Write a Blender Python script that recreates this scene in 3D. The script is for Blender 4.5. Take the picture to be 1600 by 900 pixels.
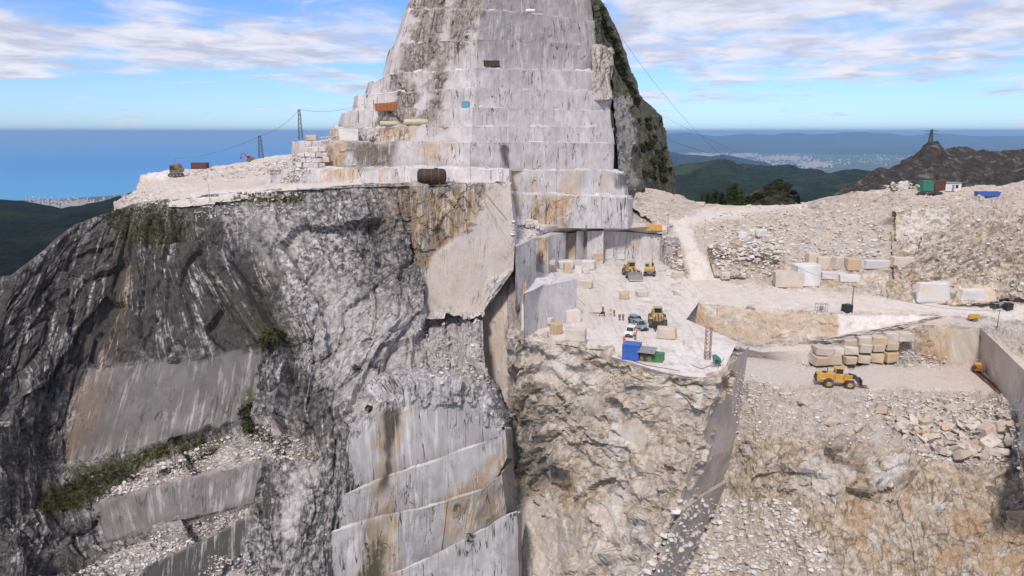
import bpy, bmesh, math, random
import numpy as np
from mathutils import Vector, Matrix
from mathutils.bvhtree import BVHTree

sc = bpy.context.scene
for o in list(bpy.data.objects):
    bpy.data.objects.remove(o)
COL = sc.collection
R = math.radians
random.seed(7)

# ------------------------------------------------------------------ camera
F = 1150.0            # focal length in photograph pixels (1600 wide)
PITCH = 12.02         # degrees looking down
CAMZ = 60.0
cam_d = bpy.data.cameras.new('camera')
cam_d.sensor_width = 36.0
cam_d.lens = 36.0 * F / 1600.0
cam_d.clip_start = 1.0
cam_d.clip_end = 900000.0
cam = bpy.data.objects.new('camera', cam_d)
COL.objects.link(cam)
cam.location = (0, 0, CAMZ)
cam.rotation_euler = (R(90 - PITCH), 0, 0)
sc.camera = cam

# ------------------------------------------------------------------ light
SUN_AZ = -164.0       # degrees from +Y (view direction), negative = left
SUN_EL = 48.0
SUN_STRENGTH = 3.1
SKY_STRENGTH = 0.132
EXPOSURE = 0.08
sc.render.engine = 'CYCLES'
sc.cycles.use_denoising = True
sc.cycles.max_bounces = 4
sc.cycles.diffuse_bounces = 2
sc.cycles.volume_bounces = 0
sc.cycles.transparent_max_bounces = 6
sc.view_settings.view_transform = 'Standard'
sc.view_settings.look = 'None'
sc.view_settings.exposure = EXPOSURE
sc.view_settings.gamma = 1.0
sc.view_settings.use_curve_mapping = False

sun_d = bpy.data.lights.new('sun', 'SUN')
sun_d.energy = SUN_STRENGTH
sun_d.angle = R(7.0)
sun_d.color = (1.0, 0.93, 0.865)
sun = bpy.data.objects.new('sun', sun_d)
COL.objects.link(sun)
a = R(SUN_AZ)
sdir = Vector((math.sin(a) * math.cos(R(SUN_EL)), math.cos(a) * math.cos(R(SUN_EL)), math.sin(R(SUN_EL))))
sun.rotation_euler = sdir.to_track_quat('Z', 'Y').to_euler()
sun.location = sdir * 300


class NT:
    """small helper to write node trees"""
    def __init__(s, nt):
        s.nt = nt
        for n in list(nt.nodes):
            nt.nodes.remove(n)

    def n(s, t, ins=None, **kw):
        nd = s.nt.nodes.new(t)
        for k, v in kw.items():
            setattr(nd, k, v)
        for k, v in (ins or {}).items():
            s.set(nd, k, v)
        return nd

    def set(s, nd, k, v):
        sk = nd.inputs[k]
        if isinstance(v, bpy.types.NodeSocket):
            s.nt.links.new(v, sk)
        elif isinstance(v, bpy.types.Node):
            s.nt.links.new(v.outputs[0], sk)
        else:
            if isinstance(v, tuple) and len(v) == 3 and sk.type == 'RGBA':
                v = (*v, 1)
            sk.default_value = v

    def m(s, op, a, b=0.0, c=0.0, clamp=False):
        nd = s.n('ShaderNodeMath', operation=op, use_clamp=clamp)
        s.set(nd, 0, a)
        s.set(nd, 1, b)
        s.set(nd, 2, c)
        return nd.outputs[0]

    def mix(s, f, a, b, mode='MIX'):
        nd = s.n('ShaderNodeMix', data_type='RGBA', blend_type=mode)
        s.set(nd, 0, f)
        s.set(nd, 6, a)
        s.set(nd, 7, b)
        return nd.outputs[2]

    def sstep(s, x, lo, hi, a=0.0, b=1.0):
        nd = s.n('ShaderNodeMapRange', interpolation_type='SMOOTHSTEP')
        s.set(nd, 0, x)
        s.set(nd, 1, lo)
        s.set(nd, 2, hi)
        s.set(nd, 3, a)
        s.set(nd, 4, b)
        return nd.outputs[0]

    def scale(s, v, xyz):
        nd = s.n('ShaderNodeVectorMath', operation='MULTIPLY')
        s.set(nd, 0, v)
        s.set(nd, 1, xyz)
        return nd.outputs[0]

    def noise(s, v, scale=1.0, detail=4.0, rough=0.55, dist=0.0):
        nd = s.n('ShaderNodeTexNoise')
        s.set(nd, 'Vector', v)
        s.set(nd, 'Scale', scale)
        s.set(nd, 'Detail', detail)
        s.set(nd, 'Roughness', rough)
        s.set(nd, 'Distortion', dist)
        return nd.outputs[0]

    def attr(s, name):
        return s.n('ShaderNodeAttribute', attribute_name=name)


# ------------------------------------------------------------------ world: blue sky with a broken cloud deck
world = bpy.data.worlds.new('World')
sc.world = world
world.use_nodes = True
w = NT(world.node_tree)
sky = w.n('ShaderNodeTexSky', sky_type='NISHITA', sun_disc=False)
sky.sun_elevation = R(SUN_EL)
sky.sun_rotation = R(SUN_AZ)
sky.altitude = 900
sky.air_density = 1.0
sky.dust_density = 0.4
sky.ozone_density = 2.0
tc = w.n('ShaderNodeTexCoord')
sep = w.n('ShaderNodeSeparateXYZ', {0: tc.outputs['Generated']})
zc = w.m('MAXIMUM', sep.outputs[2], 0.012)
zc = w.m('ADD', zc, 0.075)
cu = w.m('DIVIDE', sep.outputs[0], zc)
cv = w.m('DIVIDE', sep.outputs[1], zc)
cvec = w.n('ShaderNodeCombineXYZ', {0: cu, 1: cv, 2: 3.7}).outputs[0]
big = w.noise(w.scale(cvec, (0.5, 0.55, 1)), 1.0, 3.0, 0.5, 0.6)
fine = w.noise(w.scale(cvec, (2.0, 1.7, 1)), 1.0, 7.0, 0.6, 0.5)
dens = w.m('ADD', w.m('MULTIPLY', big, 0.75), w.m('MULTIPLY', fine, 0.5))
# the cloud deck ends over the sea: its far edge lies some distance away
far = w.sstep(cv, 5.2, 7.8)
thr = w.m('ADD', w.m('MULTIPLY', far, 0.16), 0.485)
cmask = w.sstep(w.m('SUBTRACT', dens, thr), -0.03, 0.17)
shade = w.sstep(w.noise(w.scale(cvec, (2.3, 2.1, 1)), 1.0, 6.0, 0.6, 0.4), 0.34, 0.66)
ccol = w.mix(shade, (4.0, 4.2, 5.2), (6.5, 6.35, 6.9))
skyc = w.mix(1.0, sky.outputs[0], (0.56, 0.76, 1.12), 'MULTIPLY')
col = w.mix(w.m('MULTIPLY', cmask, 0.93), skyc, ccol)
bg = w.n('ShaderNodeBackground', {0: col, 1: SKY_STRENGTH})
w.n('ShaderNodeOutputWorld', {0: bg})

# ------------------------------------------------------------------ geometry helpers
CT, ST = math.cos(R(PITCH)), math.sin(R(PITCH))


def A(px, py, d):
    """point of the place seen at photograph pixel px,py at d metres along the view axis"""
    u = (450.0 - py) / F
    return Vector((d * (px - 800.0) / F, d * (CT + u * ST), CAMZ + d * (-ST + u * CT)))


def AZ(px, py, z):
    u = (450.0 - py) / F
    return A(px, py, (z - CAMZ) / (-ST + u * CT))


def AY(px, py, Y):
    u = (450.0 - py) / F
    return A(px, py, Y / (CT + u * ST))


def proj(p):
    x, y, z = p[..., 0], p[..., 1], p[..., 2] - CAMZ
    f = y * CT - z * ST
    u = y * ST + z * CT
    return 800 + F * x / f, 450 - F * u / f


def _h(ix, iy, iz, s):
    n = (ix.astype(np.int64) * 374761393 + iy.astype(np.int64) * 668265263 + iz.astype(np.int64) * 1274126177 + s * 974634777) & 0xffffffff
    n = ((n ^ (n >> 13)) * 1274126177) & 0xffffffff
    n = ((n ^ (n >> 16)) * 2246822519) & 0xffffffff
    n = n ^ (n >> 15)
    return n / 4294967296.0


def vnoise(x, y, z=None, s=0):
    if z is None:
        z = np.zeros_like(x)
    ix, iy, iz = np.floor(x), np.floor(y), np.floor(z)
    fx, fy, fz = x - ix, y - iy, z - iz
    fx, fy, fz = [t * t * (3 - 2 * t) for t in (fx, fy, fz)]
    r = 0
    for dx in (0, 1):
        for dy in (0, 1):
            for dz in (0, 1):
                wgt = (fx if dx else 1 - fx) * (fy if dy else 1 - fy) * (fz if dz else 1 - fz)
                r = r + wgt * _h(ix + dx, iy + dy, iz + dz, s)
    return r * 2 - 1


def fbm(x, y, z=None, s=0, o=4, g=0.5):
    t, a_, f_ = 0, 1.0, 1.0
    for i in range(o):
        t = t + a_ * vnoise(x * f_, y * f_, None if z is None else z * f_, s + i * 17)
        a_ *= g
        f_ *= 2.03
    return t


def cells(x, y, s=0):
    """piecewise planar facets on jittered cells, about -1..1; second value: distance to the next cell"""
    ix, iy = np.floor(x), np.floor(y)
    best = np.full(x.shape, 9.0)
    sec = np.full(x.shape, 9.0)
    val = np.zeros(x.shape)
    z0 = np.zeros_like(x)
    for dx in (-1, 0, 1):
        for dy in (-1, 0, 1):
            cx, cy = ix + dx, iy + dy
            jx = cx + _h(cx, cy, z0, s)
            jy = cy + _h(cx, cy, z0, s + 1)
            ddx, ddy = x - jx, y - jy
            d = ddx * ddx + ddy * ddy
            v = (_h(cx, cy, z0, s + 2) - .5) * 1.5 + ddx * (_h(cx, cy, z0, s + 3) - .5) * 1.9 + ddy * (_h(cx, cy, z0, s + 4) - .5) * 1.9
            m = d < best
            sec = np.where(m, best, np.minimum(sec, d))
            val = np.where(m, v, val)
            best = np.where(m, d, best)
    return val, np.sqrt(sec) - np.sqrt(best)


def poly_sd(px, py, poly):
    """signed distance in pixels, positive inside"""
    n = len(poly)
    inside = np.zeros(px.shape, bool)
    dist = np.full(px.shape, 1e9)
    for i in range(n):
        x1, y1 = poly[i]
        x2, y2 = poly[(i + 1) % n]
        c = ((y1 > py) != (y2 > py)) & (px < (x2 - x1) * (py - y1) / ((y2 - y1) or 1e-9) + x1)
        inside ^= c
        t = np.clip(((px - x1) * (x2 - x1) + (py - y1) * (y2 - y1)) / ((x2 - x1) ** 2 + (y2 - y1) ** 2 + 1e-9), 0, 1)
        dist = np.minimum(dist, np.hypot(px - x1 - t * (x2 - x1), py - y1 - t * (y2 - y1)))
    return np.where(inside, dist, -dist)


ATTRS = ('dark', 'ochre', 'dirt', 'green', 'fresh', 'cut')
SHEETS = []


def prop(o, label=None, cat=None, group=None, kind=None):
    for k, v in (('label', label), ('category', cat), ('group', group), ('kind', kind)):
        if v:
            o[k] = v
    return o


def link(name, me, mat=None, parent=None):
    o = bpy.data.objects.new(name, me)
    COL.objects.link(o)
    if mat is not None and me is not None and not me.materials:
        me.materials.append(mat)
    if parent is not None:
        o.parent = parent
    return o


def empty(name, loc=(0, 0, 0), rz=0.0, **kw):
    o = bpy.data.objects.new(name, None)
    COL.objects.link(o)
    o.location = loc
    o.rotation_euler = (0, 0, rz)
    o.empty_display_size = 0.5
    prop(o, **kw)
    return o


def sheet(name, rows, res, mat, parent=None, rough=1.0, cell=7.0, asp=2.2, seed=0, masks=(), base=None,
          smooth=False, fine=0.0, maxn=420, collide=True, skirt=0.0, bed=None, shear=0.0, vmask=(), fw=9.0, groove=0.0, taper=None):
    """a stretch of rock or ground through a net of control points; rows of (px,py,distance) or Vectors"""
    P = np.array([[tuple(A(*p)) if not isinstance(p, Vector) else tuple(p) for p in r] for r in rows], float)
    nr, nc = P.shape[:2]
    cu_ = [0]
    us = [0.0]
    for j in range(nc - 1):
        L = np.linalg.norm(P[:, j + 1] - P[:, j], axis=1).mean()
        n = max(1, min(maxn, int(round(L / res))))
        us += list(us[-1] + (np.arange(n) + 1) * L / n)
        cu_ += list(j + (np.arange(n) + 1) / n)
    cv_ = [0]
    vs = [0.0]
    for i in range(nr - 1):
        L = np.linalg.norm(P[i + 1] - P[i], axis=1).mean()
        n = max(1, min(maxn, int(round(L / res))))
        vs += list(vs[-1] + (np.arange(n) + 1) * L / n)
        cv_ += list(i + (np.arange(n) + 1) / n)
    cu_, cv_ = np.array(cu_), np.array(cv_)
    j0 = np.minimum(cu_.astype(int), nc - 2)
    fu = (cu_ - j0)[None, :, None]
    Q = P[:, j0] * (1 - fu) + P[:, j0 + 1] * fu
    i0 = np.minimum(cv_.astype(int), nr - 2)
    fv = (cv_ - i0)[:, None, None]
    G = Q[i0] * (1 - fv) + Q[i0 + 1] * fv
    U, V = np.meshgrid(np.array(us), np.array(vs))
    du = np.gradient(G, axis=1)
    dv = np.gradient(G, axis=0)
    # smooth the normals a little so that corners do not tear
    N = np.cross(du, dv)
    N /= np.linalg.norm(N, axis=2, keepdims=True) + 1e-9
    for _ in range(2):
        Np = np.pad(N, ((1, 1), (1, 1), (0, 0)), mode='edge')
        N = (Np[:-2, 1:-1] + Np[2:, 1:-1] + Np[1:-1, :-2] + Np[1:-1, 2:] + 2 * N)
        N /= np.linalg.norm(N, axis=2, keepdims=True) + 1e-9
    view = G - np.array([0, 0, CAMZ])
    flip = (N * view).sum() > 0
    if flip:
        N = -N
    px, py = proj(G)
    at = {k: np.full(px.shape, float((base or {}).get(k, 0.0))) for k in ATTRS}
    wob = fbm(px / 17.0, py / 17.0, s=seed + 5, o=3)
    for mk in masks:
        k, poly, fe, val = mk[:4]
        wb = mk[4] if len(mk) > 4 else 8.0
        sd = poly_sd(px, py, poly) + wob * wb
        t = np.clip((sd + fe) / (2 * fe), 0, 1)
        t = t * t * (3 - 2 * t)
        at[k] = at[k] * (1 - t) + val * t
    for k, v0, v1, val in vmask:
        t = ((V >= v0) & (V <= v1)).astype(float) * np.clip(.55 + .8 * fbm(U / 5, V / 5, s=seed + 66, o=3), 0, 1)
        at[k] = at[k] * (1 - t) + val * t
    Us = U + V * shear
    Uw = Us + 1.2 * fbm(Us / 6, V / 14, s=seed + 31, o=2)
    Vw = V + 2.0 * fbm(U / 9, V / 9, s=seed + 41, o=2)
    d = 0
    edge = None
    s_ = cell
    am = rough * cell * 0.22
    for k in range(5):
        h, e = cells(Uw / s_ + 13.3 * k, Vw / (s_ * asp) + 7.7 * k, s=seed + 100 * k)
        d = d + am * h
        if k == 1:
            edge = e
        s_ *= 0.42
        am *= 0.44
        if s_ < res * 1.6:
            break
    d = d + rough * 0.12 * fbm(U / 1.1, V / 1.6, s=seed + 77, o=2)
    cutm = at['cut']
    if groove:
        d = d - groove * np.clip(1 - edge / .22, 0, 1)
    disp = d * (1 - cutm) + fine * fbm(U / fw, V / fw, s=seed + 9, o=4) + cutm * 0.05 * fbm(U / 3, V / 3, s=seed + 8, o=2)
    if bed is not None:       # folded beds that stand out of the face
        sc_, amp_ = bed
        ph = V / sc_ + 1.6 * fbm(U / 22, V / 26, s=seed + 55, o=3)
        tri = np.abs((ph % 1.0) - 0.5) * 2
        disp = disp + (1 - cutm) * amp_ * (tri - .5) * (0.6 + 0.8 * np.clip(fbm(U / 8, V / 8, s=seed + 56, o=2) + .3, 0, 1))
    if taper:
        row_, wd_ = taper
        v_ = vs[int(np.searchsorted(cv_, row_))]
        k_ = np.clip((V - v_) / wd_, 0, 1)
        disp = disp * (.12 + .88 * k_) + .5 * (1 - k_)
    G = G + N * disp[..., None]
    nv, nu = px.shape
    me = bpy.data.meshes.new(name)
    idx = np.arange(nv * nu).reshape(nv, nu)
    quads = np.stack([idx[:-1, :-1], idx[:-1, 1:], idx[1:, 1:], idx[1:, :-1]], -1).reshape(-1, 4)
    if flip:
        quads = quads[:, ::-1]
    co = G.reshape(-1, 3)
    nq = len(quads)
    me.vertices.add(len(co))
    me.vertices.foreach_set('co', co.astype(np.float32).ravel())
    me.loops.add(nq * 4)
    me.loops.foreach_set('vertex_index', quads.ravel().astype(np.int32))
    me.polygons.add(nq)
    me.polygons.foreach_set('loop_start', (np.arange(nq) * 4).astype(np.int32))
    me.polygons.foreach_set('loop_total', np.full(nq, 4, np.int32))
    me.polygons.foreach_set('use_smooth', np.full(nq, bool(smooth)))
    for k in ATTRS:
        at_ = me.attributes.new(k, 'FLOAT', 'POINT')
        at_.data.foreach_set('value', at[k].astype(np.float32).ravel())
    suv = me.attributes.new('suv', 'FLOAT_VECTOR', 'POINT')
    suv.data.foreach_set('vector', np.stack([Us + seed * 3.1, V, np.zeros_like(U) + seed], -1).astype(np.float32).ravel())
    me.update()
    me.validate()
    o = link(name, me, mat, parent)
    if parent is not None:
        o.location = -parent.location
    if parent is None:
        o['kind'] = 'structure'
    if collide:
        SHEETS.append((co, quads))
    return o, G, px, py


# ------------------------------------------------------------------ materials
def new_mat(name):
    m = bpy.data.materials.new(name)
    m.use_nodes = True
    return m, NT(m.node_tree)


def rock_mat(name, light, mid, low, streak=0.35, ochre=(.44, .275, .125), dirt=(.545, .455, .39), speck=0.9, bump=0.6, rough=0.85,
             darkc=(.032, .028, .026), lines=0.5, ochre_bg=0.0, tint=None, joint=0.75, cutv=1.0, jsc=(.55, .22), osc=(.34, .13), ramp=(.36, .66), tracks=0.0):
    m, t = new_mat(name)
    geo = t.n('ShaderNodeNewGeometry')
    pos = geo.outputs['Position']
    suv = t.attr('suv').outputs['Vector']
    at = {k: t.attr(k).outputs['Fac'] for k in ATTRS}
    big = t.noise(pos, 0.07, 4, 0.55)
    med = t.noise(pos, speck, 7, 0.68, 0.4)
    rmp = t.n('ShaderNodeValToRGB', {0: med})
    e = rmp.color_ramp.elements
    e[0].position, e[0].color = ramp[0], (*low, 1)
    e[1].position, e[1].color = ramp[1], (*light, 1)
    x = e.new(0.5)
    x.color = (*mid, 1)
    rough_c = rmp.outputs[0]
    cutn = t.noise(t.scale(suv, (0.30, 0.17, 1)), 1.0, 7, 0.66, 0.8)
    cut_c = t.mix(t.sstep(cutn, .34, .68), tuple(v * .80 * cutv for v in mid), tuple((.5 * a_ + .5 * b_) * cutv for a_, b_ in zip(mid, light)))
    # saw traces: fine bands along and across the cut face
    saw = t.noise(t.scale(suv, (1.4, .05, 1)), 1.0, 3, 0.6, .3)
    cut_c = t.mix(t.m('MULTIPLY', t.sstep(saw, .48, .72), .16), cut_c, tuple(v * .6 for v in mid))
    c = t.mix(at['cut'], rough_c, cut_c)
    c = t.mix(t.sstep(big, .3, .7, .32, 0), c, tuple(v * .55 for v in mid))
    # ochre weathering
    on = t.noise(t.scale(suv, (*osc, 1)), 1.0, 5, .65, .8)
    of = t.m('ADD', t.m('MULTIPLY', at['ochre'], t.sstep(on, .34, .56)), t.m('MULTIPLY', t.sstep(on, .56, .70), ochre_bg), clamp=True)
    oc = t.mix(t.noise(pos, .8, 4, .6), tuple(v * .62 for v in ochre), tuple(min(1, v * 1.35 + .06) for v in ochre))
    c = t.mix(t.m('MULTIPLY', of, .85), c, oc)
    # dark water streaks and lichen on the face; painted shade under the overhang
    s1 = t.noise(t.scale(suv, (1.25, .075, 1)), 1.0, 6, .66, .5)
    s2 = t.noise(t.scale(suv, (.30, .10, 1)), 1.0, 5, .6, .6)
    patch = t.sstep(t.noise(t.scale(suv, (.07, .05, 1)), 1.0, 3, .6), .42, .62)
    dk = t.m('MULTIPLY', t.m('MULTIPLY', t.sstep(s1, .54, .66), streak), t.m('ADD', t.m('MULTIPLY', patch, t.m('SUBTRACT', 1.0, t.m('MULTIPLY', at['cut'], .35))), t.m('MULTIPLY', t.m('SUBTRACT', 1.0, at['cut']), .4)), clamp=True)
    dk2 = t.m('MULTIPLY', at['dark'], t.sstep(t.m('ADD', t.m('MULTIPLY', s1, .6), t.m('MULTIPLY', s2, .5)), .43, .545))
    dkf = t.m('MAXIMUM', dk, dk2)
    dkc = t.mix(t.noise(pos, 1.7, 5, .7), darkc, tuple(v * 2.5 for v in darkc))
    c = t.mix(t.m('MINIMUM', dkf, .93), c, dkc)
    # joints: thin dark lines
    ln = t.noise(t.scale(suv, (.42, .06, 1)), 1.0, 3, .5, .9)
    lf = t.sstep(t.m('ABSOLUTE', t.m('SUBTRACT', ln, .5)), .003, .014, 1.0, 0.0)
    gate = t.sstep(t.noise(t.scale(suv, (.12, .12, 1)), 1.0, 2), .42, .56)
    c = t.mix(t.m('MULTIPLY', t.m('MULTIPLY', lf, gate), lines), c, (.06, .05, .045))
    ln2 = t.noise(t.scale(suv, (1.1, .16, 1)), 1.0, 3, .55, 1.2)
    lf2 = t.sstep(t.m('ABSOLUTE', t.m('SUBTRACT', ln2, .5)), .003, .014, 1.0, 0.0)
    gate2 = t.sstep(t.noise(t.scale(suv, (.2, .16, 1)), 1.0, 3), .50, .62)
    c = t.mix(t.m('MULTIPLY', t.m('MULTIPLY', lf2, gate2), lines), c, (.05, .043, .04))
    # broken joints of the rough rock
    wv_ = t.n('ShaderNodeVectorMath', operation='ADD')
    t.set(wv_, 0, t.scale(suv, (*jsc, 0)))
    t.set(wv_, 1, t.scale(t.n('ShaderNodeTexNoise', {'Vector': pos, 'Scale': .5, 'Detail': 4.0}).outputs['Color'], (.9, .9, 0)))
    vo = t.n('ShaderNodeTexVoronoi', {'Vector': wv_, 'Scale': 1.0}, feature='DISTANCE_TO_EDGE')
    jf = t.sstep(vo.outputs['Distance'], .012, .07, 1.0, 0.0)
    jg = t.sstep(t.noise(pos, .22, 3, .6), .40, .58)
    c = t.mix(t.m('MULTIPLY', t.m('MULTIPLY', t.m('MULTIPLY', jf, jg), t.m('SUBTRACT', 1.0, at['cut'])), joint), c, tuple(v * 1.3 for v in darkc))
    # dust
    df = t.m('MULTIPLY', at['dirt'], t.sstep(t.noise(pos, .45, 6, .65), .26, .5))
    dc = t.mix(t.sstep(t.noise(pos, 2.2, 6, .75), .3, .7), tuple(v * .78 for v in dirt), tuple(min(1, v * 1.14) for v in dirt))
    dc = t.mix(t.m('MULTIPLY', t.sstep(t.noise(pos, .045, 5, .6, .6), .42, .62), .75), dc, t.mix(t.sstep(t.noise(pos, 2.0, 6, .75), .3, .7), (.36, .335, .325), (.57, .535, .52)))
    c = t.mix(df, c, dc)
    # white fresh stone and marble powder; on lift ledges also painted light
    ff = t.m('MULTIPLY', at['fresh'], t.sstep(t.noise(pos, .35, 5, .6), .30, .52))
    c = t.mix(ff, c, t.mix(t.sstep(t.noise(pos, 1.1, 6, .7), .3, .7), (.56, .525, .505), (.72, .685, .665)))
    # grass and moss
    gf = t.m('MULTIPLY', at['green'], t.sstep(t.noise(pos, .9, 6, .7), .36, .52))
    gc = t.mix(t.noise(pos, 2.5, 5, .7), (.018, .022, .008), (.10, .105, .035))
    c = t.mix(gf, c, gc)
    if tracks:
        tn = t.noise(t.scale(pos, (.9, .07, .5)), 1.0, 4, .55, 1.4)
        tm = t.noise(t.scale(pos, (.10, .8, .5)), 1.0, 4, .55, 1.4)
        c = t.mix(t.m('MULTIPLY', t.sstep(tn, .50, .60), tracks), c, tuple(v * .72 for v in low))
        c = t.mix(t.m('MULTIPLY', t.sstep(tm, .54, .62), tracks * .7), c, tuple(min(1, v * 1.1) for v in light))
    if tint:
        c = t.mix(1.0, c, tint, 'MULTIPLY')
    b1 = t.noise(pos, 1.3, 8, .72, .3)
    b2 = t.noise(t.scale(suv, (2.2, .35, 1)), 1.0, 5, .65)
    bh = t.m('ADD', b1, t.m('MULTIPLY', b2, .7))
    bs = t.m('MULTIPLY', t.m('SUBTRACT', 1.05, t.m('MULTIPLY', at['cut'], .85)), bump)
    bp = t.n('ShaderNodeBump', {'Strength': bs, 'Distance': .6, 'Height': bh})
    bsdf = t.n('ShaderNodeBsdfPrincipled', {'Base Color': c, 'Roughness': rough, 'Normal': bp})
    bsdf.inputs['Specular IOR Level'].default_value = .25
    t.n('ShaderNodeOutputMaterial', {0: bsdf})
    return m


M = {}
M['cliff'] = rock_mat('grey_cliff_rock', (.74, .70, .69), (.40, .37, .365), (.07, .062, .058), streak=.7, bump=1.0, lines=.8, cutv=.75, ramp=(.40, .61))  # cutv puts the shade on the left sawn walls into their colour
M['peak'] = rock_mat('peak_marble', (.70, .65, .645), (.58, .54, .535), (.20, .175, .16), streak=.55, bump=.6, lines=.9)
M['beige'] = rock_mat('beige_quarry_rock', (.78, .715, .645), (.56, .485, .41), (.22, .175, .135), streak=.12, bump=.85, lines=.35, ochre_bg=.38, speck=.7, joint=.6, jsc=(.30, .42), osc=(.16, .24), ramp=(.39, .62))
M['wall'] = rock_mat('sawn_marble_wall', (.70, .67, .675), (.56, .535, .54), (.30, .27, .26), streak=.85, bump=.4, lines=1.0)
M['dust'] = rock_mat('marble_dust_ground', joint=0.0, tracks=.3, light=(.62, .56, .52), mid=(.54, .48, .44), low=(.42, .36, .325), streak=0.0, bump=.25, lines=.0, speck=.6, dirt=(.58, .49, .435))
M['scree'] = rock_mat('marble_scree', joint=0.0, light=(.66, .61, .58), mid=(.47, .42, .385), low=(.25, .21, .185), streak=0.0, bump=1.0, lines=.0, speck=1.6, dirt=(.52, .43, .385))
M['flank'] = rock_mat('dark_overgrown_rock', (.20, .19, .175), (.10, .095, .08), (.03, .03, .022), streak=.4, bump=1.0, lines=.3, speck=.5)
# ------------------------------------------------------------------ the setting: left cliff
cliff = empty('cliff', (-40, 150, 0), kind='structure')
CUT_A = [(140, 577), (330, 553), (410, 546), (394, 652), (330, 672), (190, 703), (98, 735), (120, 640)]
CUT_B = [(146, 783), (300, 742), (412, 717), (402, 788), (290, 815), (166, 847)]
CUT_C = [(228, 884), (388, 806), (380, 862), (330, 900), (300, 1000), (200, 1000)]
left_masks = [
    ('dark', [(-80, 480), (60, 420), (150, 340), (330, 320), (470, 410), (600, 400), (640, 560), (430, 640), (380, 540), (100, 600), (-80, 720)], 50, .9, 30),
    ('dark', [(-80, 600), (110, 600), (100, 740), (160, 860), (260, 1000), (-80, 1000)], 30, .8, 20),
    ('dark', [(500, 300), (660, 292), (640, 560), (560, 520)], 40, .55, 20),
    ('dark', [(455, 560), (540, 590), (560, 640), (500, 760), (450, 690)], 25, .8, 12),
    ('dark', [(100, 350), (300, 325), (330, 400), (420, 480), (430, 600), (300, 560), (100, 590), (-90, 640), (-90, 480)], 40, 1.0, 30),
    ('dark', [(470, 330), (560, 330), (560, 440), (640, 490), (780, 480), (800, 700), (500, 760), (540, 640), (450, 560), (440, 420)], 26, .2, 16),
    ('fresh', [(500, 420), (600, 470), (780, 490), (800, 680), (740, 620), (640, 610), (560, 650), (510, 560)], 26, .5, 20),
    ('fresh', [(380, 330), (470, 330), (480, 420), (430, 430)], 26, .35, 20),
    ('cut', [(652, 300), (810, 295), (800, 500), (652, 494)], 5, 1.0, 2),
    ('cut', CUT_A, 6, 1.0, 5), ('dark', CUT_A, 8, .62, 6),
    ('cut', CUT_B, 4, 1.0, 3), ('dark', CUT_B, 6, .55, 6),
    ('cut', CUT_C, 6, 1.0, 3), ('dark', CUT_C, 6, 1.0, 4),
    ('ochre', [(160, 365), (205, 375), (205, 430), (180, 560), (150, 640), (120, 700), (90, 720), (150, 560), (170, 440)], 16, .8, 10),
    ('ochre', [(600, 292), (664, 292), (650, 360), (590, 350)], 14, .7, 8),
    ('ochre', [(120, 580), (170, 575), (160, 640), (110, 720)], 14, .5, 10),
    ('green', [(150, 335), (190, 322), (275, 320), (300, 350), (270, 390), (200, 385)], 16, .6, 12),
    ('green', [(420, 300), (480, 300), (470, 318), (360, 318)], 8, .7, 6),
    ('green', [(405, 505), (445, 505), (445, 540), (395, 540)], 10, .8, 6),
    ('green', [(60, 770), (250, 690), (340, 672), (330, 690), (250, 725), (140, 790), (60, 810)], 10, 1.0, 6),
    ('green', [(378, 610), (395, 600), (410, 690), (385, 690)], 8, .9, 5),
    ('dirt', [(200, 745), (410, 660), (480, 690), (500, 720), (410, 716), (150, 782)], 8, .55, 6),
    ('dirt', [(110, 900), (250, 830), (400, 790), (385, 806), (228, 886), (200, 930)], 8, .5, 6),
]
rows = [
    [(-90, 470, 172), (20, 432, 178), (118, 352, 190), (205, 324, 200), (330, 305, 190), (450, 296, 187), (560, 291, 187), (670, 289, 187), (790, 289, 187)],
    [(-90, 476, 152), (22, 436, 157), (122, 352, 174), (210, 323, 188), (330, 306, 182), (450, 297, 180.5), (560, 292, 180.5), (670, 290, 181), (790, 290, 182)],
    [(-90, 560, 144), (-5, 520, 148), (85, 440, 162), (185, 420, 172), (330, 420, 172), (470, 410, 171), (590, 400, 174), (670, 400, 190), (790, 400, 192)],
    [(-90, 640, 140), (-15, 600, 144), (60, 555, 154), (140, 576, 158), (410, 546, 162), (490, 520, 160), (590, 500, 167), (668, 491, 182.5), (752, 491, 184)],
    [(-90, 720, 137), (-15, 690, 140), (45, 690, 150), (96, 736, 156), (395, 656, 160), (475, 640, 156), (560, 590, 160), (660, 560, 164), (757, 570, 167)],
    [(-90, 780, 131), (-10, 765, 134), (55, 790, 142), (145, 783, 147), (415, 716, 149), (495, 720, 150), (545, 660, 153), (660, 610, 156), (774, 625, 160)],
    [(-90, 850, 129), (-10, 840, 132), (75, 860, 139), (165, 848, 145), (402, 789, 148), (495, 800, 148), (545, 760, 151), (660, 720, 156), (785, 720, 158)],
    [(-90, 900, 124), (0, 900, 127), (110, 905, 132), (228, 885, 137), (388, 806, 141), (480, 860, 145), (545, 840, 150), (660, 800, 156), (785, 800, 158)],
    [(-90, 1080, 120), (0, 1080, 122), (110, 1060, 128), (210, 1040, 134), (385, 960, 139), (480, 1000, 142), (545, 1000, 150), (660, 1000, 156), (785, 1000, 158)],
]
sheet('rock_face', rows, .42, M['cliff'], cliff, rough=.95, cell=15, asp=1.9, seed=3, groove=.9, taper=(1, 9.0), masks=left_masks, base={'dark': .22})
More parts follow.
